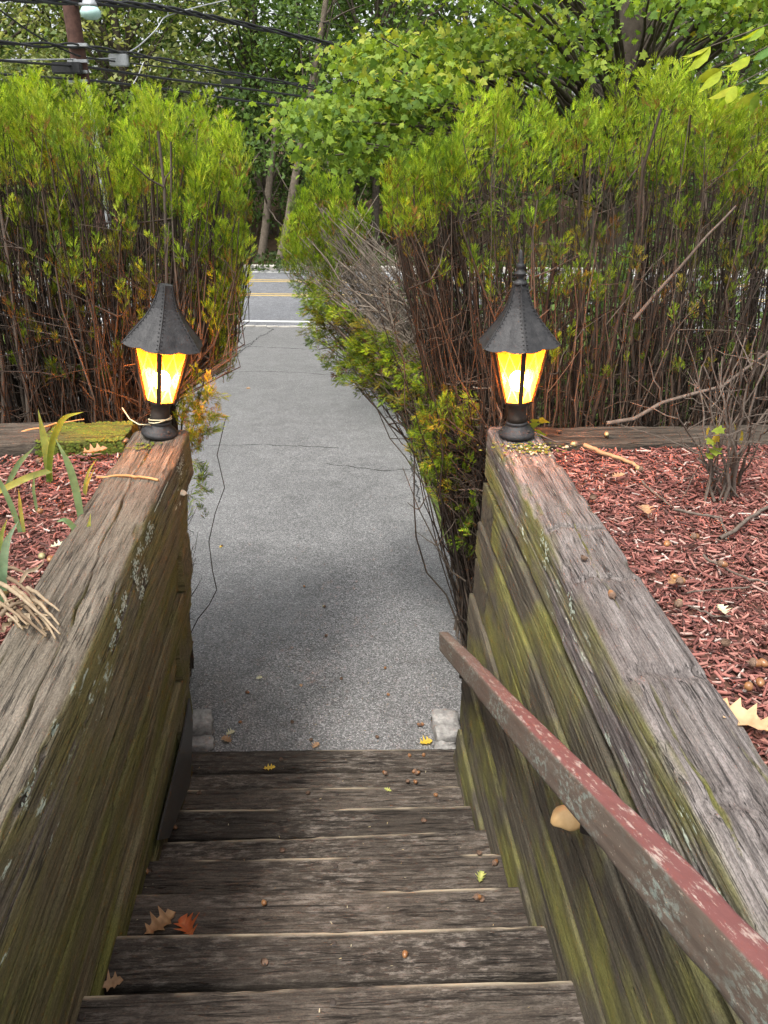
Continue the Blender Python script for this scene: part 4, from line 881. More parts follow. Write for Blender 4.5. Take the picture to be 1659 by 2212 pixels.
# arm with a green glass street lamp
p = rel(195, 22, PY-.6)
arm = tube_obj('lamp_arm', [([rel(160, 8, PY), rel(178, 10, PY-.4), rel(194, 12, PY-.6)], .025)], M['steel'], None, 8); child(arm, pole)
Vb, Fb = lathe([(.04, .16), (.09, .15), (.12, .09), (.13, .05)], 20); o = mesh('lamp_head', [(v[0]+p.x, v[1]+p.y, v[2]+p.z) for v in Vb], Fb, M['steel'], None, True); child(o, pole)
Vb, Fb = lathe([(.125, .05), (.17, -.02), (.16, -.09), (.10, -.13), (.03, -.14)], 20); o = mesh('lamp_glass', [(v[0]+p.x, v[1]+p.y, v[2]+p.z) for v in Vb], Fb, M['glass_lens'], None, True); child(o, pole)
def cable(pix, Y0, Y1, r, label, cat='cable', group='overhead cables', mat='cable', over=60, twist=0):
    n = len(pix); x0, x1 = pix[0][0], pix[-1][0]; pts = []
    for x, y in pix:
        f = (x-165)/(900-165); pts.append(np.array(on_y(x, y, Y0 + (Y1-Y0)*f)))
    pts = np.array(pts)
    if over and n > 4: d0 = pts[0]-pts[1]; d1 = pts[-1]-pts[-2]; d0[2] *= .2; d1[2] *= .3; pts = np.concatenate([[pts[0]+d0/np.linalg.norm(d0)*26], pts, [pts[-1]+d1/np.linalg.norm(d1)*22]]); n += 2
    t = np.linspace(0, n-1, n*8); P = np.stack([np.interp(t, range(n), pts[:, k]) for k in range(3)], 1)
    for _ in range(6): P[1:-1] = (P[:-2]+P[1:-1]*2+P[2:])/4
    if twist:
        paths = []
        for ph in range(twist):
            a = np.linspace(0, 60, len(P)) + ph*2*np.pi/twist; paths.append((P + np.stack([np.zeros(len(P)), np.cos(a)*r*1.3, np.sin(a)*r*1.3], 1), r*.8))
        o = tube_obj('overhead_cable', paths, M[mat], None, 5)
    else: o = tube_obj('overhead_cable', [(P, r)], M[mat], None, 6)
    tag(o, label, cat, group)
Z0, Z1 = 15.8, 24.0
cable([(-200, -20), (120, 2), (330, 12), (480, 42), (740, 100), (900, 128), (1150, 165)], Z0, Z1, .030, 'thick twisted black cable bundle, topmost across the trees', twist=3)
cable([(20, 97), (165, 97), (330, 125), (520, 162), (690, 192), (890, 238), (1150, 285)], Z0, Z1, .024, 'black cable leaving the pole at the metal box, second from top', twist=2)
cable([(40, 135), (180, 143), (340, 168), (520, 190), (680, 212), (890, 244), (1150, 280)], Z0, Z1, .022, 'single black cable below the metal splice box')
cable([(60, 165), (180, 172), (330, 188), (500, 214), (680, 240), (890, 262), (1150, 292)], Z0, Z1, .022, 'lowest thick black cable behind the left hedge top')
cable([(-120, -70), (0, 22), (60, 66), (110, 95), (170, 122), (240, 132)], Z0, Z1, .014, 'thin black service wire slanting down from the upper left')
cable([(360, 24), (340, 62), (300, 100), (262, 122), (240, 128)], Z0, Z1, .012, 'pale grey guy wire hanging between the two upper cables', mat='steel')
cable([(310, 135), (300, 160), (286, 185)], Z0, Z1, .010, 'short pale wire dropping to the lower cables', mat='steel')
cable([(370, -5), (560, 25), (720, 52), (900, 80)], Z0, Z1, .007, 'hair thin wire above the cable bundle')
for (bx, by, wd, lb) in ((257, 130, (.34, .14, .2), 'grey metal splice box hanging on the second cable'),): 
    o = box('splice_box', on_y(bx, by, 16.8), wd, M['steel'], None); tag(o, lb, 'junction box')
o = box('splice_case', on_y(145, 147, 15.7), (.5, .16, .18), M['cable'], None); tag(o, 'black cable splice case at the left of the pole', 'junction box')
o = box('splice_case', on_y(500, 176, 19.4), (.45, .08, .10), M['cable'], None); tag(o, 'black splice case hanging on the cable mid span', 'junction box')

# ------------------------------------------------------------------ small things round the walls
# cobbles at the stair foot
def cobble(px, py, s, rz, label, z=.03, seed=0):
    p = on_z(px, py, z); bm = bmesh.new(); bmesh.ops.create_cube(bm, size=1)
    bmesh.ops.subdivide_edges(bm, edges=bm.edges[:], cuts=3, use_grid_fill=True); rg = random.Random(seed)
    for v in bm.verts:
        d = v.co.copy(); q = d.normalized()*.62; v.co = d.lerp(q, .28); v.co = Vector((v.co.x*s[0], v.co.y*s[1], v.co.z*s[2])) + Vector((rg.gauss(0, .004), rg.gauss(0, .004), rg.gauss(0, .004)))
    me = bpy.data.meshes.new('granite_cobble'); bm.to_mesh(me); bm.free(); me.polygons.foreach_set('use_smooth', [True]*len(me.polygons)); o = link('granite_cobble', me, M['cobble']); o.location = (p.x, p.y, s[2]*.5-.012); o.rotation_euler = (0, 0, rz)
    tag(o, label, 'cobblestone', 'cobbles at the foot of the stairs')
cobble(428, 1570, (.14, .12, .10), .1, 'dark granite cobble against the left wall end, farther from the stairs', seed=1)
cobble(430, 1604, (.13, .07, .055), .05, 'small cobble touching the bottom timber at the left wall', seed=2)
cobble(962, 1562, (.13, .10, .09), -.1, 'large grey cobble against the right wall end, farthest from the stairs', seed=3)
cobble(968, 1588, (.12, .08, .08), .1, 'middle grey cobble in the row at the right wall end', seed=4)
cobble(962, 1612, (.10, .05, .05), -.05, 'small pale cobble touching the bottom timber at the right wall', seed=5)
# dark plastic sheet tucked along the left wall foot
pts = [on_x(410, 1508, -.645), on_x(417, 1560, -.645), on_x(412, 1690, -.645), on_x(366, 1810, -.645), on_x(342, 1815, -.645), on_x(378, 1670, -.645), on_x(402, 1560, -.645)]
V = [(p.x, p.y, p.z) for p in pts] + [(p.x-.006, p.y, p.z) for p in pts]; n = 7
o = mesh('plastic_sheet', V, [tuple(range(n)), tuple(range(n, 2*n))[::-1]] + [(i, n+i, n+(i+1) % n, (i+1) % n) for i in range(n)], M['plastic']); tag(o, 'dark plastic sheet standing along the foot of the left wall', 'plastic sheet')
# fungi
def fungus(name, c, s, rot, mat, label, seed):
    bm = bmesh.new(); bmesh.ops.create_uvsphere(bm, u_segments=24, v_segments=14, radius=1); rg = random.Random(seed)
    for v in bm.verts:
        a = math.atan2(v.co.y, v.co.x); k = 1+.10*math.sin(a*2+seed)+.07*math.sin(a*5+1.3*seed)
        z = v.co.z; z = z*.9 if z > 0 else z*.45
        v.co = Vector((v.co.x*k*s[0], v.co.y*k*s[1], z*s[2] - .25*s[2]*(v.co.x**2+v.co.y**2)))
    me = bpy.data.meshes.new(name); bm.to_mesh(me); bm.free(); me.polygons.foreach_set('use_smooth', [True]*len(me.polygons)); o = link(name, me, mat); o.location = c; o.rotation_euler = rot; tag(o, label, 'mushroom')
fungus('bracket_fungus', on_x(1230, 1764, .470), (.040, .030, .027), (0, R(-12), 0), M['fungus'], 'tan bracket fungus on the right wall just below the handrail', 3)
fungus('bracket_fungus', on_x(393, 1064, -.535), (.018, .016, .009), (0, R(14), 0), M['fungus_pale'], 'small cream fungus on the left wall below its lamp', 5)
# moss and lichen crusts
def crust(name, label, pts, mat, size, thick, seed, cat):
    rg = np.random.default_rng(seed); n = len(pts); P = np.array([p[0] for p in pts]); Nn = np.array([p[1] for p in pts]); k = 7
    T = [(0, 0, .5)] + [(math.cos(2*math.pi*i/k), math.sin(2*math.pi*i/k), 0) for i in range(k)]; TF = [(0, 1+i, 1+(i+1) % k) for i in range(k)]
    T = np.array(T); S = rg.uniform(.4, 1.1, n)*size
    e1 = norm(np.cross(Nn, rg.normal(0, 1, (n, 3)))); e2 = np.cross(Nn, e1); jit = rg.uniform(.6, 1.25, (n, 8, 1))
    V = P[:, None] + S[:, None, None]*jit*(T[None, :, 0:1]*e1[:, None] + T[None, :, 1:2]*e2[:, None]) + Nn[:, None]*(T[None, :, 2:3]*thick+.0006)
    Fa = np.array(TF)[None] + (np.arange(n)*8)[:, None, None]
    o = np_mesh(name, V.reshape(-1, 3), Fa.reshape(-1, 3), mat, None, None, True); tag(o, label, cat, kind='stuff')
rg = np.random.default_rng(8); pts = []
for (x, y) in [(330, 1140), (322, 1165), (298, 1215), (295, 1240), (302, 1262), (275, 1290), (270, 1308), (255, 1330), (250, 1370), (246, 1390), (350, 1060), (340, 1085), (128, 1560), (125, 1580), (76, 1680), (70, 1720), (60, 1745), (45, 1790), (38, 1810), (14, 1880), (360, 1040), (395, 1000), (392, 1015), (310, 1280), (260, 1348), (318, 1240), (305, 1190)]:
    for _ in range(34):
        xx, yy = x+rg.normal(0, 3), y+rg.normal(0, 8); p = on_x(xx, yy, -.528); pts.append(((-.5335+.006*0, p.y, min(p.z, 1.632)), (1, 0, 0)))
crust('lichen', 'pale mint lichen crusts along the inner face of the left cap timber', pts, M['lichen'], .0040, .0012, 9, 'lichen')
pts = []
for (x, y) in [(1178, 1180), (1180, 1200), (1176, 1215), (1232, 1300), (1234, 1312), (1172, 1165)]:
    for _ in range(12):
        xx, yy = x+rg.normal(0, 3), y+rg.normal(0, 9); p = on_x(xx, yy, .535); pts.append(((.5365, p.y, p.z), (-1, 0, 0)))
crust('lichen', 'mint lichen spots on the inner face of the right cap timber', pts, M['lichen'], .0045, .0012, 10, 'lichen')
pts = [((rg.normal(.63, .055), rg.uniform(2.32, 2.42), 1.652), (0, 0, 1)) for _ in range(90)]
crust('moss', 'moss patch on the right cap timber in front of its lamp', pts, M['moss'], .008, .004, 11, 'moss')
pts = [((rg.normal(-.66, .03), rg.uniform(2.44, 2.50), 1.652), (0, 0, 1)) for _ in range(50)]
crust('moss', 'thin moss patch in front of the left lamp base', pts, M['moss'], .006, .003, 12, 'moss')

pts = []
for _ in range(1500):
    x_ = rg.uniform(-1.04, -.745); y_ = rg.uniform(2.52, 2.715); dens = vnoise2(x_*22, y_*22, 77)
    if dens > -.35: pts.append(((x_, y_, 1.652+.002*dens), (0, 0, 1)))
    if dens > -.2 and rg.random() < .5: pts.append(((x_, 2.519, rg.uniform(1.56, 1.645)), (0, -1, 0)))
crust('moss', 'thick green moss blanket on the cross timber left of the left lamp', pts, M['moss'], .0075, .007, 13, 'moss')

# wire round the left lantern
P = [on_y(264, 881, 2.66), on_y(280, 905, 2.62), on_y(300, 917, 2.58), on_y(325, 918, 2.53)]
c0 = lampL.location; ring = []
for i in range(30): a = R(180+i*24); ring.append(Vector((c0.x+.010+.039*math.cos(a), c0.y+.039*math.sin(a), c0.z+.058+.006*math.sin(a*1.3)+.003*(i/30))))
o = tube_obj('wire', [([tuple(p) for p in P]+[tuple(p) for p in ring], .0022)], simple('cream_wire', (.5, .44, .28), (.6, .54, .36), 20), None, 6); tag(o, 'thin cream wire wound round the neck of the left lantern', 'wire')

# iris plants
def blade_mesh(pts, wd, fold=.25, cols=((.16, .27, .11), (.36, .37, .10))):
    pts = np.array(pts, float); n = len(pts); t = np.linspace(0, 1, n); w_ = .78*wd*np.minimum(1, (1-t)*3.0+.02)*(.75+.25*np.sin(np.pi*np.clip(t*1.3, 0, 1)))
    tg = norm(np.gradient(pts, axis=0)); view = np.array([CAM.x, CAM.y, CAM.z])-pts; sd_ = norm(np.cross(tg, view)); nn = np.cross(sd_, tg)
    V = np.concatenate([pts+sd_*w_[:, None]/2, pts-nn*w_[:, None]*fold*.5, pts-sd_*w_[:, None]/2]); F_ = []
    for i in range(n-1): F_ += [(i, i+1, n+i+1, n+i), (n+i, n+i+1, 2*n+i+1, 2*n+i)]
    c = np.array(cols[0])*(1-t)[:, None] + np.array(cols[1])*t[:, None]
    return V, np.array(F_), np.concatenate([c, c, c])
def iris(label, base, blades):
    T = empty('iris_plant', base); tag(T, label, 'plant', 'iris plants in the left bed')
    for pix, wd, Ys, cl in blades:
        P = np.array([on_y(x, y, Y) for (x, y), Y in zip(pix, Ys)]); t = np.linspace(0, len(P)-1, 14); from_ = np.stack([np.interp(t, range(len(P)), P[:, k]) for k in range(3)], 1)
        for _ in range(2): from_[1:-1] = (from_[:-2]+2*from_[1:-1]+from_[2:])/4
        V, F_, c = blade_mesh(from_, wd, .25, cl); o = np_mesh('leaf', V, F_, M['blade'], None, c, True); child(o, T)
GA = ((.15, .25, .13), (.22, .33, .15)); GB = ((.20, .30, .08), (.36, .40, .10)); GY_ = ((.28, .34, .10), (.50, .40, .07))
def bz(x, y): return on_z(x, y, 1.61)
def YY(x, y): return bz(x, y).y
q = bz(110, 1040); Yq = q.y
iris('iris clump nearest the mossy timber with arching yellow tipped blades', q, [([(108, 1040), (98, 960), (82, 884)], .030, (Yq, Yq, Yq), GB), ([(105, 1042), (110, 960), (135, 900), (180, 890)], .024, (Yq, Yq-.02, Yq-.04, Yq-.06), ((.12, .22, .04), (.30, .38, .06))), ([(112, 1015), (60, 1030), (0, 1060), (-40, 1080)], .026, (Yq, Yq-.06, Yq-.12, Yq-.16), GY_)])
q = bz(175, 1140); Yq = q.y
iris('iris shoot with one broad curved blade beside the left cap timber', q, [([(178, 1138), (165, 1060), (148, 1000), (118, 945)], .026, (Yq, Yq, Yq, Yq), GA), ([(185, 1185), (165, 1145), (140, 1120), (122, 1128)], .020, (Yq-.08, Yq-.08, Yq-.09, Yq-.1), GA), ([(185, 1188), (190, 1150), (196, 1108)], .016, (Yq-.08,)*3, GB)])
q = bz(180, 1060); Yq = q.y
iris('slim pale iris sprout just behind the curved blade', q, [([(182, 1090), (182, 1050), (192, 1015), (210, 990)], .011, (Yq,)*4, GB), ([(183, 1092), (186, 1050), (205, 1010)], .010, (Yq,)*3, GY_)])
q = bz(40, 1240); Yq = q.y
iris('iris pair with thin upright blades at the left frame edge', q, [([(44, 1150), (28, 1100), (5, 1050), (-15, 1010)], .018, (YY(44, 1150),)*4, GA), ([(52, 1150), (44, 1100), (40, 1055)], .013, (YY(52, 1150),)*3, GY_), ([(80, 1105), (72, 1060), (74, 1020)], .011, (YY(80, 1105),)*3, GA), ([(10, 1060), (40, 1000), (75, 965)], .020, (YY(10, 1060),)*3, GA)])
q = bz(8, 1300); Yq = q.y
iris('broad blue green iris blade beside the heap of dead stalks', q, [([(8, 1305), (5, 1240), (12, 1170), (40, 1125)], .024, (Yq,)*4, ((.13, .24, .13), (.3, .42, .3))), ([(0, 1190), (4, 1150), (16, 1120)], .012, (YY(0, 1200),)*3, GB)])
# heap of dead iris stalks lying on the cap
def heap():
    rg = np.random.default_rng(4); T = empty('dead_stalk_heap', bz(40, 1320)); tag(T, 'heap of dry tan iris stalks lying over the left cap timber', 'dead plant'); 
    ends = [((0, 1260), (130, 1370)), ((30, 1270), (120, 1380)), ((20, 1300), (100, 1375)), ((-20, 1290), (60, 1350)), ((60, 1270), (128, 1320)), ((0, 1330), (60, 1300)), ((0, 1240), (80, 1300)), ((20, 1340), (110, 1330)), ((-30, 1340), (40, 1290)), ((10, 1225), (70, 1250)), ((40, 1300), (95, 1360)), ((-10, 1310), (50, 1360)), ((70, 1290), (128, 1350)), ((0, 1275), (40, 1345))]
    for a, b in ends:
        z = 1.662 + rg.uniform(.0, .025); p = wiggle(on_z(*a, z-.01), on_z(*b, z), 9, .0016, (0, 0, .008)); p[:, 2] = np.maximum(p[:, 2], 1.656)
        V, Fc = tubes([(p, np.linspace(rg.uniform(.004, .0075), .002, 9))], 6); col = np.array([(.26, .19, .12), (.19, .135, .085), (.33, .255, .17)][rg.integers(3)]); o = np_mesh('stalk', V, Fc, M['dryleaf'], None, np.repeat(col[None], len(V), 0), True); child(o, T)
    for k in range(10):
        p = np.array(on_z(rg.uniform(0, 110), rg.uniform(1240, 1350), 1.668)); d = rg.normal(0, 1, 3); d[2] *= .15; pts_ = p + np.linspace(0, 1, 7)[:, None]*norm(d[None])*rg.uniform(.03, .09) + rg.normal(0, .003, (7, 3)); V, F_, c = blade_mesh(pts_, .012, .5, ((.32, .25, .17), (.22, .16, .10))); o = np_mesh('leaf_scrap', V, F_, M['dryleaf'], None, c, True); child(o, T)
heap()
# dry stems
def stick(name, pix, z, r0, r1, mat, label, cat, group=None, lift=0.0, amp=.0025):
    P = []; n = len(pix)
    for i, (x, y) in enumerate(pix): P.append(np.array(on_z(x, y, (z[i] if isinstance(z, (list, tuple)) else z) + lift*math.sin(math.pi*i/max(1, n-1)))))
    t = np.linspace(0, n-1, n*4); P = np.stack([np.interp(t, range(n), np.array(P)[:, k]) for k in range(3)], 1) + RNG.normal(0, amp, (n*4, 3))*np.array([1, 1, .3])
    o = tube_obj(name, [(P, np.linspace(r0, r1, n*4))], mat, None, 7); tag(o, label, cat, group); return o
ob = simple('orange_dry_stem', (.36, .17, .06), (.5, .28, .12), 40)
stick('dry_stem', [(210, 1032), (262, 1027), (300, 1030), (345, 1037)], [1.645, 1.658, 1.658, 1.656], .0035, .004, ob, 'orange dry leaf stem lying across the left cap timber', 'stem')
stick('dry_stem', [(-30, 958), (60, 930), (120, 915), (180, 906)], [1.62, 1.66, 1.665, 1.665], .005, .002, ob, 'long orange dry blade reaching onto the left cross timber', 'stem')
stick('twig', [(150, 952), (210, 962), (270, 968)], 1.612, .004, .003, M['twig'], 'grey twig lying beside the mossy timber in the left bed', 'twig')
stick('branch', [(1262, 962), (1300, 978), (1345, 993), (1380, 1008)], [1.64, 1.628, 1.62, 1.615], .0085, .006, M['bare_wood'], 'peeled orange branch propped against the right cross timber', 'branch')
stick('twig', [(1385, 1040), (1410, 1062), (1440, 1085), (1450, 1095)], 1.618, .0035, .003, M['twig'], 'pale straight twig on the mulch near the right cap', 'twig')
stick('twig', [(1560, 1165), (1620, 1120), (1680, 1080), (1720, 1060)], 1.625, .006, .004, M['twig'], 'crooked grey branch lying at the foot of the bare bush', 'twig')
stick('twig', [(1455, 1100), (1510, 1112), (1560, 1120), (1570, 1165)], 1.62, .0045, .003, M['twig'], 'thin branch lying in front of the bare bush', 'twig')
stick('twig', [(1520, 1200), (1560, 1225), (1600, 1245), (1660, 1262)], 1.622, .0035, .0025, M['twig'], 'long grey twig on the mulch below the bare bush', 'twig')
stick('twig', [(1480, 1280), (1560, 1272), (1620, 1268)], 1.62, .002, .002, M['twig'], 'hair thin twig in the middle of the right bed', 'twig')
stick('twig', [(1060, 927), (1110, 928), (1160, 938), (1200, 955), (1240, 958)], [1.658, 1.662, 1.664, 1.645, 1.62], .003, .002, M['twig'], 'thin dark twig lying in front of the right lamp base', 'twig')
stick('twig', [(1490, 1310), (1540, 1330), (1580, 1330)], 1.62, .0025, .002, M['twig'], 'short curved twig on the mulch above the fallen leaf', 'twig')
def droop():
    T = empty('dead_twig', (.50, 2.75, 1.0)); tag(T, 'bare dark twig hanging out over the drive below the right hedge', 'twig')
    a = [np.array(on_y(x, y, 2.76)) for x, y in ((1005, 1255), (975, 1235), (945, 1180), (905, 1100), (870, 1010))]; paths = [(np.array(a), np.linspace(.005, .0015, 5))]
    for (x0, y0), (x1, y1) in (((945, 1180), (985, 1120)), ((905, 1100), (935, 1060)), ((975, 1235), (930, 1165)), ((945, 1180), (900, 1150)), ((905, 1100), (880, 1085))): paths.append((wiggle(on_y(x0, y0, 2.76), on_y(x1, y1, 2.78), 5, .004), np.linspace(.003, .001, 5)))
    o = tube_obj('branch', paths[:1], M['bark'], None, 6); child(o, T)
    for p in paths[1:]: o = tube_obj('side_twig', [p], M['bark'], None, 5); child(o, T)
droop()
# bare twiggy bush in the right bed
def bush():
    rg = np.random.default_rng(61); b = bz(1560, 1075); T = empty('bare_bush', b); tag(T, 'nearly leafless twiggy bush growing in the right mulch bed', 'bush')
    tips = [(1460, 880), (1500, 820), (1520, 790), (1560, 770), (1600, 800), (1640, 760), (1659, 760), (1580, 860), (1430, 940), (1700, 840), (1620, 900), (1480, 960), (1540, 900), (1690, 720), (1610, 730), (1750, 780), (1660, 930), (1505, 990)]
    allp = []
    for k, (x, y) in enumerate(tips):
        st = np.array(bz(1560+rg.normal(0, 30), 1075+rg.normal(0, 10))); e = np.array(on_y(x, y, b.y+rg.uniform(-.12, .18))); p = wiggle(st, e, 10, .009, (0, 0, .02)); r = rg.uniform(.0028, .006)
        o = tube_obj('stem', [(p, np.linspace(r, .0016, 10))], M['twig'], None, 6); child(o, T)
        for q in range(4):
            i = rg.integers(3, 9); allp.append((wiggle(p[i], p[i]+rg.normal(0, .09, 3)+np.array([0, 0, .06]), 5, .006), np.linspace(r*.4, .001, 5)))
    o = tube_obj('twigs', allp, M['twig'], None, 4); child(o, T)
    P = np.array([on_y(x, y, b.y-.03) for x, y in ((1530, 935), (1545, 925), (1555, 940), (1540, 950), (1590, 930), (1600, 940), (1548, 912), (1525, 985), (1535, 978))]); n = len(P)
    o = scatter('leaves', ML, MLF, P, rg.normal(0, 1, (n, 3)), rg.uniform(.025, .045, n), M['leaf'], None, np.array([(.32, .32, .05), (.22, .28, .04), (.42, .36, .06)])[rg.integers(3, size=n)], np.tile(np.array([[.2, 1, .4]]), (n, 1))); child(o, T)
    # a long leaning dead branch behind the cross timber
    return T
bush()
def deadbranch():
    T = empty('dead_branch', on_y(1310, 915, 2.68)); tag(T, 'long dead grey branch slanting up from the right cross timber', 'branch')
    pts_ = [on_y(x, y, 2.70) for x, y in ((1310, 915), (1370, 905), (1430, 870), (1500, 850), (1560, 835), (1620, 790), (1700, 730))]; o = tube_obj('limb', [([tuple(p) for p in pts_], np.linspace(.009, .005, 7))], M['twig'], None, 7); child(o, T)
    for (a, b_) in (((1430, 870), (1400, 770)), ((1500, 850), (1620, 840)), ((1560, 835), (1600, 720)), ((1620, 790), (1640, 700)), ((1500, 850), (1530, 760))):
        o = tube_obj('side_twig', [(wiggle(on_y(*a, 2.70), on_y(*b_, 2.72), 7, .006), np.linspace(.004, .0012, 7))], M['twig'], None, 5); child(o, T)
    T2 = empty('dead_branch', on_y(1420, 640, 2.82)); tag(T2, 'straight brown dead stick leaning high in the right hedge', 'branch')
    o = tube_obj('limb', [(wiggle(on_y(1370, 690, 2.85), on_y(1590, 445, 2.80), 9, .004), np.linspace(.008, .004, 9))], M['twig'], None, 7); child(o, T2)
deadbranch()
# ivy sprig and pebbles beside the right lamp
T = empty('ivy_sprig', on_z(1165, 930, 1.64)); tag(T, 'small bright ivy sprig beside the right lamp base', 'plant')
IV = [(0, 0, 0), (-.1, .35, .03), (.25, .5, .05), (.45, .25, .02), (1, 0, 0), (.45, -.25, .02), (.25, -.5, .05), (-.1, -.35, .03)]; IVF = [(0, 1, 2), (0, 2, 3), (0, 3, 4), (0, 4, 5), (0, 5, 6), (0, 6, 7)]
P = [on_y(x, y, 2.50) for x, y in ((1143, 925), (1150, 912), (1166, 908), (1160, 935), (1148, 920))]
for p in P:
    o = scatter('leaf', IV, IVF, np.array([p]), np.array([[random.uniform(.2, 1), -.3, random.uniform(-.3, .5)]]), [random.uniform(.028, .042)], M['leaf'], None, np.array([[.34, .42, .06]]), np.array([[.3, .6, -1.]])); child(o, T)
o = tube_obj('stem', [([tuple(on_y(1165, 935, 2.51)), tuple(on_y(1158, 920, 2.51)), tuple(on_y(1150, 910, 2.505))], .0014)], M['twig'], None, 5); child(o, T)
bm = bmesh.new(); bmesh.ops.create_icosphere(bm, subdivisions=1, radius=1)
for v in bm.verts: v.co *= random.uniform(.8, 1.1)
pbm = bpy.data.meshes.new('pebble'); bm.to_mesh(pbm); bm.free(); pbm.materials.append(M['pebble']); pbm.polygons.foreach_set('use_smooth', [True]*len(pbm.polygons))
for i in range(46):
    x = random.gauss(1140, 34); y = random.gauss(978, 11); 
    if i > 30: x = random.gauss(1185, 18); y = random.gauss(975, 10)
    p = on_z(x, y, 1.652)
    if p.x > .70: p = on_z(x, y, 1.62)
    s = random.uniform(.002, .0055) if i else .009
    o = link('pebble', pbm); o.location = (p.x, p.y, p.z+s*.4); o.scale = (s*1.3, s, s*.7); o.rotation_euler = (0, 0, random.uniform(0, 6)); tag(o, 'tiny tan pebble scattered on the moss in front of the right lamp' if i else 'largest tan pebble on the moss in front of the right lamp', 'pebble', 'pebbles by the right lamp')

# acorns
Vn, Fn = lathe([(.0012, -.0115), (.004, -.0098), (.0066, -.006), (.0076, -.001), (.0072, .003), (.005, .006)], 14)
nme = bpy.data.meshes.new('nut'); nme.from_pydata(Vn, [], Fn); nme.polygons.foreach_set('use_smooth', [True]*len(nme.polygons)); nme.materials.append(M['acorn'])
Vc, Fc_ = lathe([(.0072, .001), (.0090, .002), (.0092, .005), (.0075, .009), (.004, .0112), (.0016, .012), (.0014, .017)], 14)
cme = bpy.data.meshes.new('cap'); cme.from_pydata(Vc, [], Fc_); cme.polygons.foreach_set('use_smooth', [True]*len(cme.polygons)); cme.materials.append(M['acorn_cap'])
hv = [(.0095, .0), (.0088, -.005), (.006, -.0085), (.002, -.010)]; Vh_, Fh_ = lathe(hv, 14); Fh_ = Fh_[:-2] + [Fh_[-1]]
hme = bpy.data.meshes.new('empty_cap'); hme.from_pydata(Vh_, [], Fh_); hme.materials.append(M['acorn_cap'])
gme = nme.copy(); gme.materials.clear(); gme.materials.append(M['acorn_green'])
def step_z(x, y):      # tread level seen at a photo point
    best = None
    for k, (yl, yr, z) in enumerate(NOS):
        p = on_z(x, y, z); f = (p.x+.72)/1.25; yn = yl+(yr-yl)*f; nxt = NOS[min(k+1, len(NOS)-1)]; yn2 = nxt[0]+(nxt[1]-nxt[0])*f
        if p.y < yn and p.y > yn2 - .05: best = z
    return best
STEPN = ['lowest tread', 'second tread up', 'third tread up', 'fourth tread up', 'fifth tread up', 'sixth tread up', 'seventh tread up', 'nearest tread']
def acorn(x, y, kind, where, sz=1.0):
    if where == 'step': z = step_z(x, y) or .3; k = [n_[2] for n_ in NOS].index(z) if z in [n_[2] for n_ in NOS] else 3; wl = 'on the '+STEPN[min(k, 7)]+' of the stairs'
    elif where == 'drive': g = ground_pt(x, y); z = g.z+.006; wl = 'on the asphalt drive'
    elif where == 'right': z = 1.632; wl = 'on the red mulch of the right bed'
    elif where == 'left': z = 1.632; wl = 'on the red mulch of the left bed'
    else: z = where[0]; wl = where[1]
    p = on_z(x, y, z)
    if kind == 'cap':
        o = link('empty_cupule', hme); o.location = (p.x, p.y, z+.0105*sz); o.rotation_euler = (random.uniform(-.5, .5), random.uniform(-.5, .5), 0); o.scale = (sz,)*3; tag(o, 'empty acorn cap '+wl, 'acorn cap', 'acorn caps '+wl)
    elif kind == 'nut':
        o = link('acorn_nut', nme); o.location = (p.x, p.y, z+.0076*sz); o.rotation_euler = (R(90), 0, random.uniform(0, 6)); o.scale = (sz,)*3; tag(o, 'brown capless acorn '+wl, 'acorn', 'capless acorns '+wl)
    else:
        T = empty('acorn', (p.x, p.y, z+.0085*sz), (R(90+random.uniform(-15, 15)), 0, random.uniform(0, 6))); T.scale = (sz,)*3; tag(T, ('green' if kind == 'green' else 'whole brown')+' acorn with cap '+wl, 'acorn', 'whole acorns '+wl)
        link('nut', gme if kind == 'green' else nme, None, T); link('cap', cme, None, T)
for x, y, kd in [(571, 1955, 'nut'), (572, 2083, 'cap'), (875, 2064, 'nut'), (1032, 1942, 'acorn'), (1040, 1946, 'cap'), (1070, 1866, 'acorn'), (831, 1672, 'acorn'), (880, 1690, 'cap'), (895, 1669, 'acorn'), (902, 1672, 'acorn'), (898, 1692, 'nut'), (942, 1720, 'nut'), (608, 1643, 'cap'), (915, 1775, 'cap'), (885, 1635, 'nut'), (915, 1634, 'nut'), (316, 1885, 'acorn'), (324, 1888, 'cap'), (378, 1790, 'acorn'), (430, 1715, 'cap'), (665, 1715, 'cap'), (1275, 2182, 'cap'), (610, 1840, 'cap'), (1262, 2162, 'nut'), (1035, 1845, 'cap')]: acorn(x, y, kd, 'step', 1.05)
for x, y, kd in [(737, 1468, 'cap'), (705, 1375, 'acorn'), (657, 1268, 'nut'), (700, 1312, 'green'), (832, 1445, 'nut'), (838, 1502, 'nut'), (415, 1390, 'cap'), (520, 1562, 'nut'), (905, 1568, 'acorn'), (912, 1566, 'nut'), (815, 1594, 'cap'), (672, 1600, 'cap'), (632, 1562, 'cap'), (535, 1498, 'acorn'), (480, 1180, 'cap')]: acorn(x, y, kd, 'drive')
for x, y, kd in [(1330, 1365, 'cap'), (1470, 1262, 'acorn'), (1455, 1252, 'nut'), (1640, 1480, 'nut'), (1615, 1490, 'nut'), (1630, 1440, 'acorn'), (1645, 1438, 'nut'), (1390, 1348, 'green'), (1565, 1395, 'cap'), (1465, 1310, 'green'), (1560, 1225, 'acorn'), (1240, 965, 'green'), (1380, 1018, 'green'), (1280, 1080, 'cap'), (1440, 1180, 'nut'), (1500, 1165, 'acorn')]: acorn(x, y, kd, 'right', 1.1)
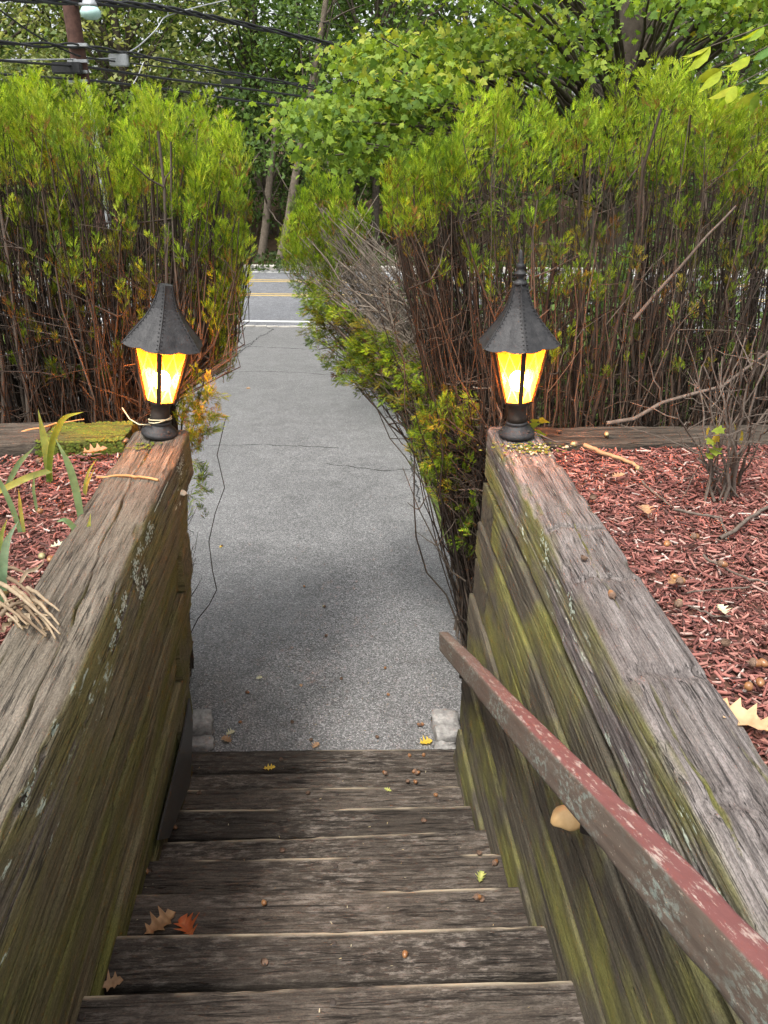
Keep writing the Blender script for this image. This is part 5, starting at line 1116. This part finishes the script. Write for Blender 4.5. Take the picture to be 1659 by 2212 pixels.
for x, y, kd in [(92, 1208, 'green'), (110, 1213, 'nut'), (88, 1110, 'nut'), (85, 1000, 'acorn'), (272, 958, 'acorn'), (70, 1340, 'green')]: acorn(x, y, kd, 'left', 1.1)
for x, y, kd, wl in [(1262, 1210, 'cap', 'on the grey top of the right cap timber, farther one'), (1320, 1290, 'acorn', 'on the grey top of the right cap timber, nearer one'), (1310, 943, 'green', 'on the right cross timber near the branch'), (1207, 936, 'cap', 'on the right cross timber near the lamp')]: acorn(x, y, kd, (1.655 if 'cap timber' in wl else 1.628, wl))

# fallen leaves
OAK = [(0, 0), (.10, .05), (.16, .22), (.24, .10), (.34, .14), (.42, .36), (.50, .14), (.60, .16), (.68, .32), (.76, .12), (.86, .16), (1.0, 0)]
def dead_leaf(x, y, z, size, rz, cols, label, curl=.3, flip=0, seed=0, wide=1.0):
    rg = np.random.default_rng(seed+500); up = [(u, v*wide) for u, v in OAK]; V = []; F_ = []
    n = len(up)
    for i, (u, v) in enumerate(up):
        cz = curl*(u-.5)**2; 
        for s_ in (1, 0, -1):
            vv = v*s_*(1+rg.uniform(-.2, .2)); V.append((u-.5, vv, cz*.8 + curl*1.3*abs(vv)+rg.normal(0, .012)))
    for i in range(n-1):
        for k in (0, 1): F_.append((i*3+k, i*3+k+1, (i+1)*3+k+1, (i+1)*3+k))
    p = on_z(x, y, z); V = np.array(V)*size; c = np.array(cols[0])*np.ones((len(V), 1)); c = np.where(rg.random((len(V), 1)) < .35, np.array(cols[1]), c)
    V[:, 2] -= V[:, 2].min()
    o = np_mesh('fallen_leaf', V, np.array(F_), M['dryleaf'], None, c, True); o.location = (p.x, p.y, z+.0015); o.rotation_euler = (0, 0, rz); tag(o, label, 'leaf')
    st = tube_obj('leaf_stalk', [([(-.5*size, 0, V[:3, 2].mean()), (-.62*size, .01*size, .0), (-.75*size, .03*size, .001)], .0011)], M['twig'], o, 5)
BR = ((.28, .15, .07), (.4, .24, .12)); OR = ((.42, .10, .03), (.5, .17, .06)); TN = ((.42, .26, .15), (.33, .19, .1)); YL = ((.62, .42, .05), (.5, .36, .06)); YG = ((.45, .45, .14), (.32, .36, .1)); CR = ((.62, .60, .42), (.5, .5, .3))
dead_leaf(347, 2000, .56, .10, .7, BR, 'large curled brown oak leaf on the sixth tread up', .55, seed=1, wide=1.15); dead_leaf(405, 2008, .56, .075, 2.2, OR, 'orange red leaf beside the large brown oak leaf', .8, seed=2, wide=1.4)
dead_leaf(240, 2128, .69, .062, .2, TN, 'tan oak leaf on the left end of the seventh tread up', .5, seed=3, wide=1.3); dead_leaf(1038, 1898, .425, .045, 1.2, YG, 'curled pale green leaf at the right end of a middle tread', .9, seed=4, wide=1.2)
dead_leaf(582, 1660, .045, .055, .1, YL, 'yellow oak leaf lying on the lowest tread', .25, seed=5); dead_leaf(838, 1707, .068, .035, 2.6, YG, 'small green leaf at the second nosing', .3, seed=6)
dead_leaf(300, 1905, .425, .062, 1.5, TN, 'narrow tan leaf against the foot of the left wall', .7, seed=7, wide=.6)
for x, y, s_, rz, c_, lb, sd_ in [(498, 1585, .045, .5, CR, 'round pale cream leaf on the asphalt by the stair foot', 8), (490, 1600, .06, 2.5, TN, 'curled brown leaf under the pale cream leaf at the stair foot', 9), (682, 1612, .045, .9, TN, 'small pinkish leaf touching the bottom timber', 10), (920, 1605, .065, .2, YL, 'yellow oak leaf beside the right cobbles', 11), (560, 1466, .035, .3, CR, 'pale leaf scrap in the middle of the near drive', 12), (536, 840, .07, .1, TN, 'tan leaf far down the drive near the left hedge', 13), (477, 1182, .03, 1, YL, 'tiny yellow leaf on the left of the drive', 14), (960, 1040, .04, .5, CR, 'cream leaf under the right hedge on the drive', 15), (650, 1482, .025, 2, TN, 'tiny tan leaf left of the reddish acorn cap', 16)]:
    g = ground_pt(x, y); dead_leaf(x, y, g.z+.006, s_, rz, c_, lb, .5, seed=sd_, wide=1.4)
for x, y, s_, rz, c_, lb, sd_ in [(1600, 1560, .11, 2.3, ((.55, .36, .20), (.48, .29, .15)), 'large tan oak leaf at the right edge beside the right cap', 20), (205, 978, .085, .4, ((.42, .24, .13), (.34, .18, .1)), 'tan lobed leaf in front of the mossy timber', 21), (1395, 1105, .06, 1.4, TN, 'pale tan leaf on the mulch beside the right cap', 22), (1335, 1030, .05, .4, TN, 'dry leaf on the mulch by the pale twig', 23), (1560, 1320, .04, 1.5, CR, 'cream leaf scrap in the middle of the right bed', 24), (125, 1180, .04, .6, CR, 'whitish leaf scrap in the left bed', 25), (55, 1330, .06, 2, TN, 'dry leaf under the dead stalk heap', 26), (1460, 1260, .05, .3, BR, 'brown leaf near the long twig in the right bed', 27)]:
    dead_leaf(x, y, 1.632, s_, rz, c_, lb, .4, seed=sd_, wide=1.2)
# leaf hanging in the left hedge by the lamp
# loose grit and small litter on drive and treads
rg = np.random.default_rng(71); N = 260
P = []
for i in range(N):
    if i < 170: g_ = ground_pt(rg.uniform(425, 960), rg.uniform(1300, 1615)); P.append((g_.x, g_.y, g_.z+.007))
    else:
        k = rg.integers(0, 8); z = NOS[k][2]; P.append((rg.uniform(-.68, .48), NOS[k][1]-rg.uniform(.02, .18), z+.002))
P = np.array(P); U = rg.normal(0, 1, (N, 3)); U[:, 2] *= .05
o = scatter('litter', [(0, -.2, 0), (0, .2, 0), (1, .1, .1), (1, -.1, .05)], [(0, 1, 2, 3)], P, U, rg.uniform(.003, .010, N), M['dryleaf'], None, np.array([(.33, .26, .15), (.2, .13, .07), (.42, .37, .26)])[rg.integers(3, size=N)], np.tile(np.array([[.3, .2, 1.]]), (N, 1)) + np.cross(norm(U), [0, 0, 1.])*3); tag(o, 'fine pale plant litter sprinkled on the stairs and lower drive', 'litter', kind='stuff')
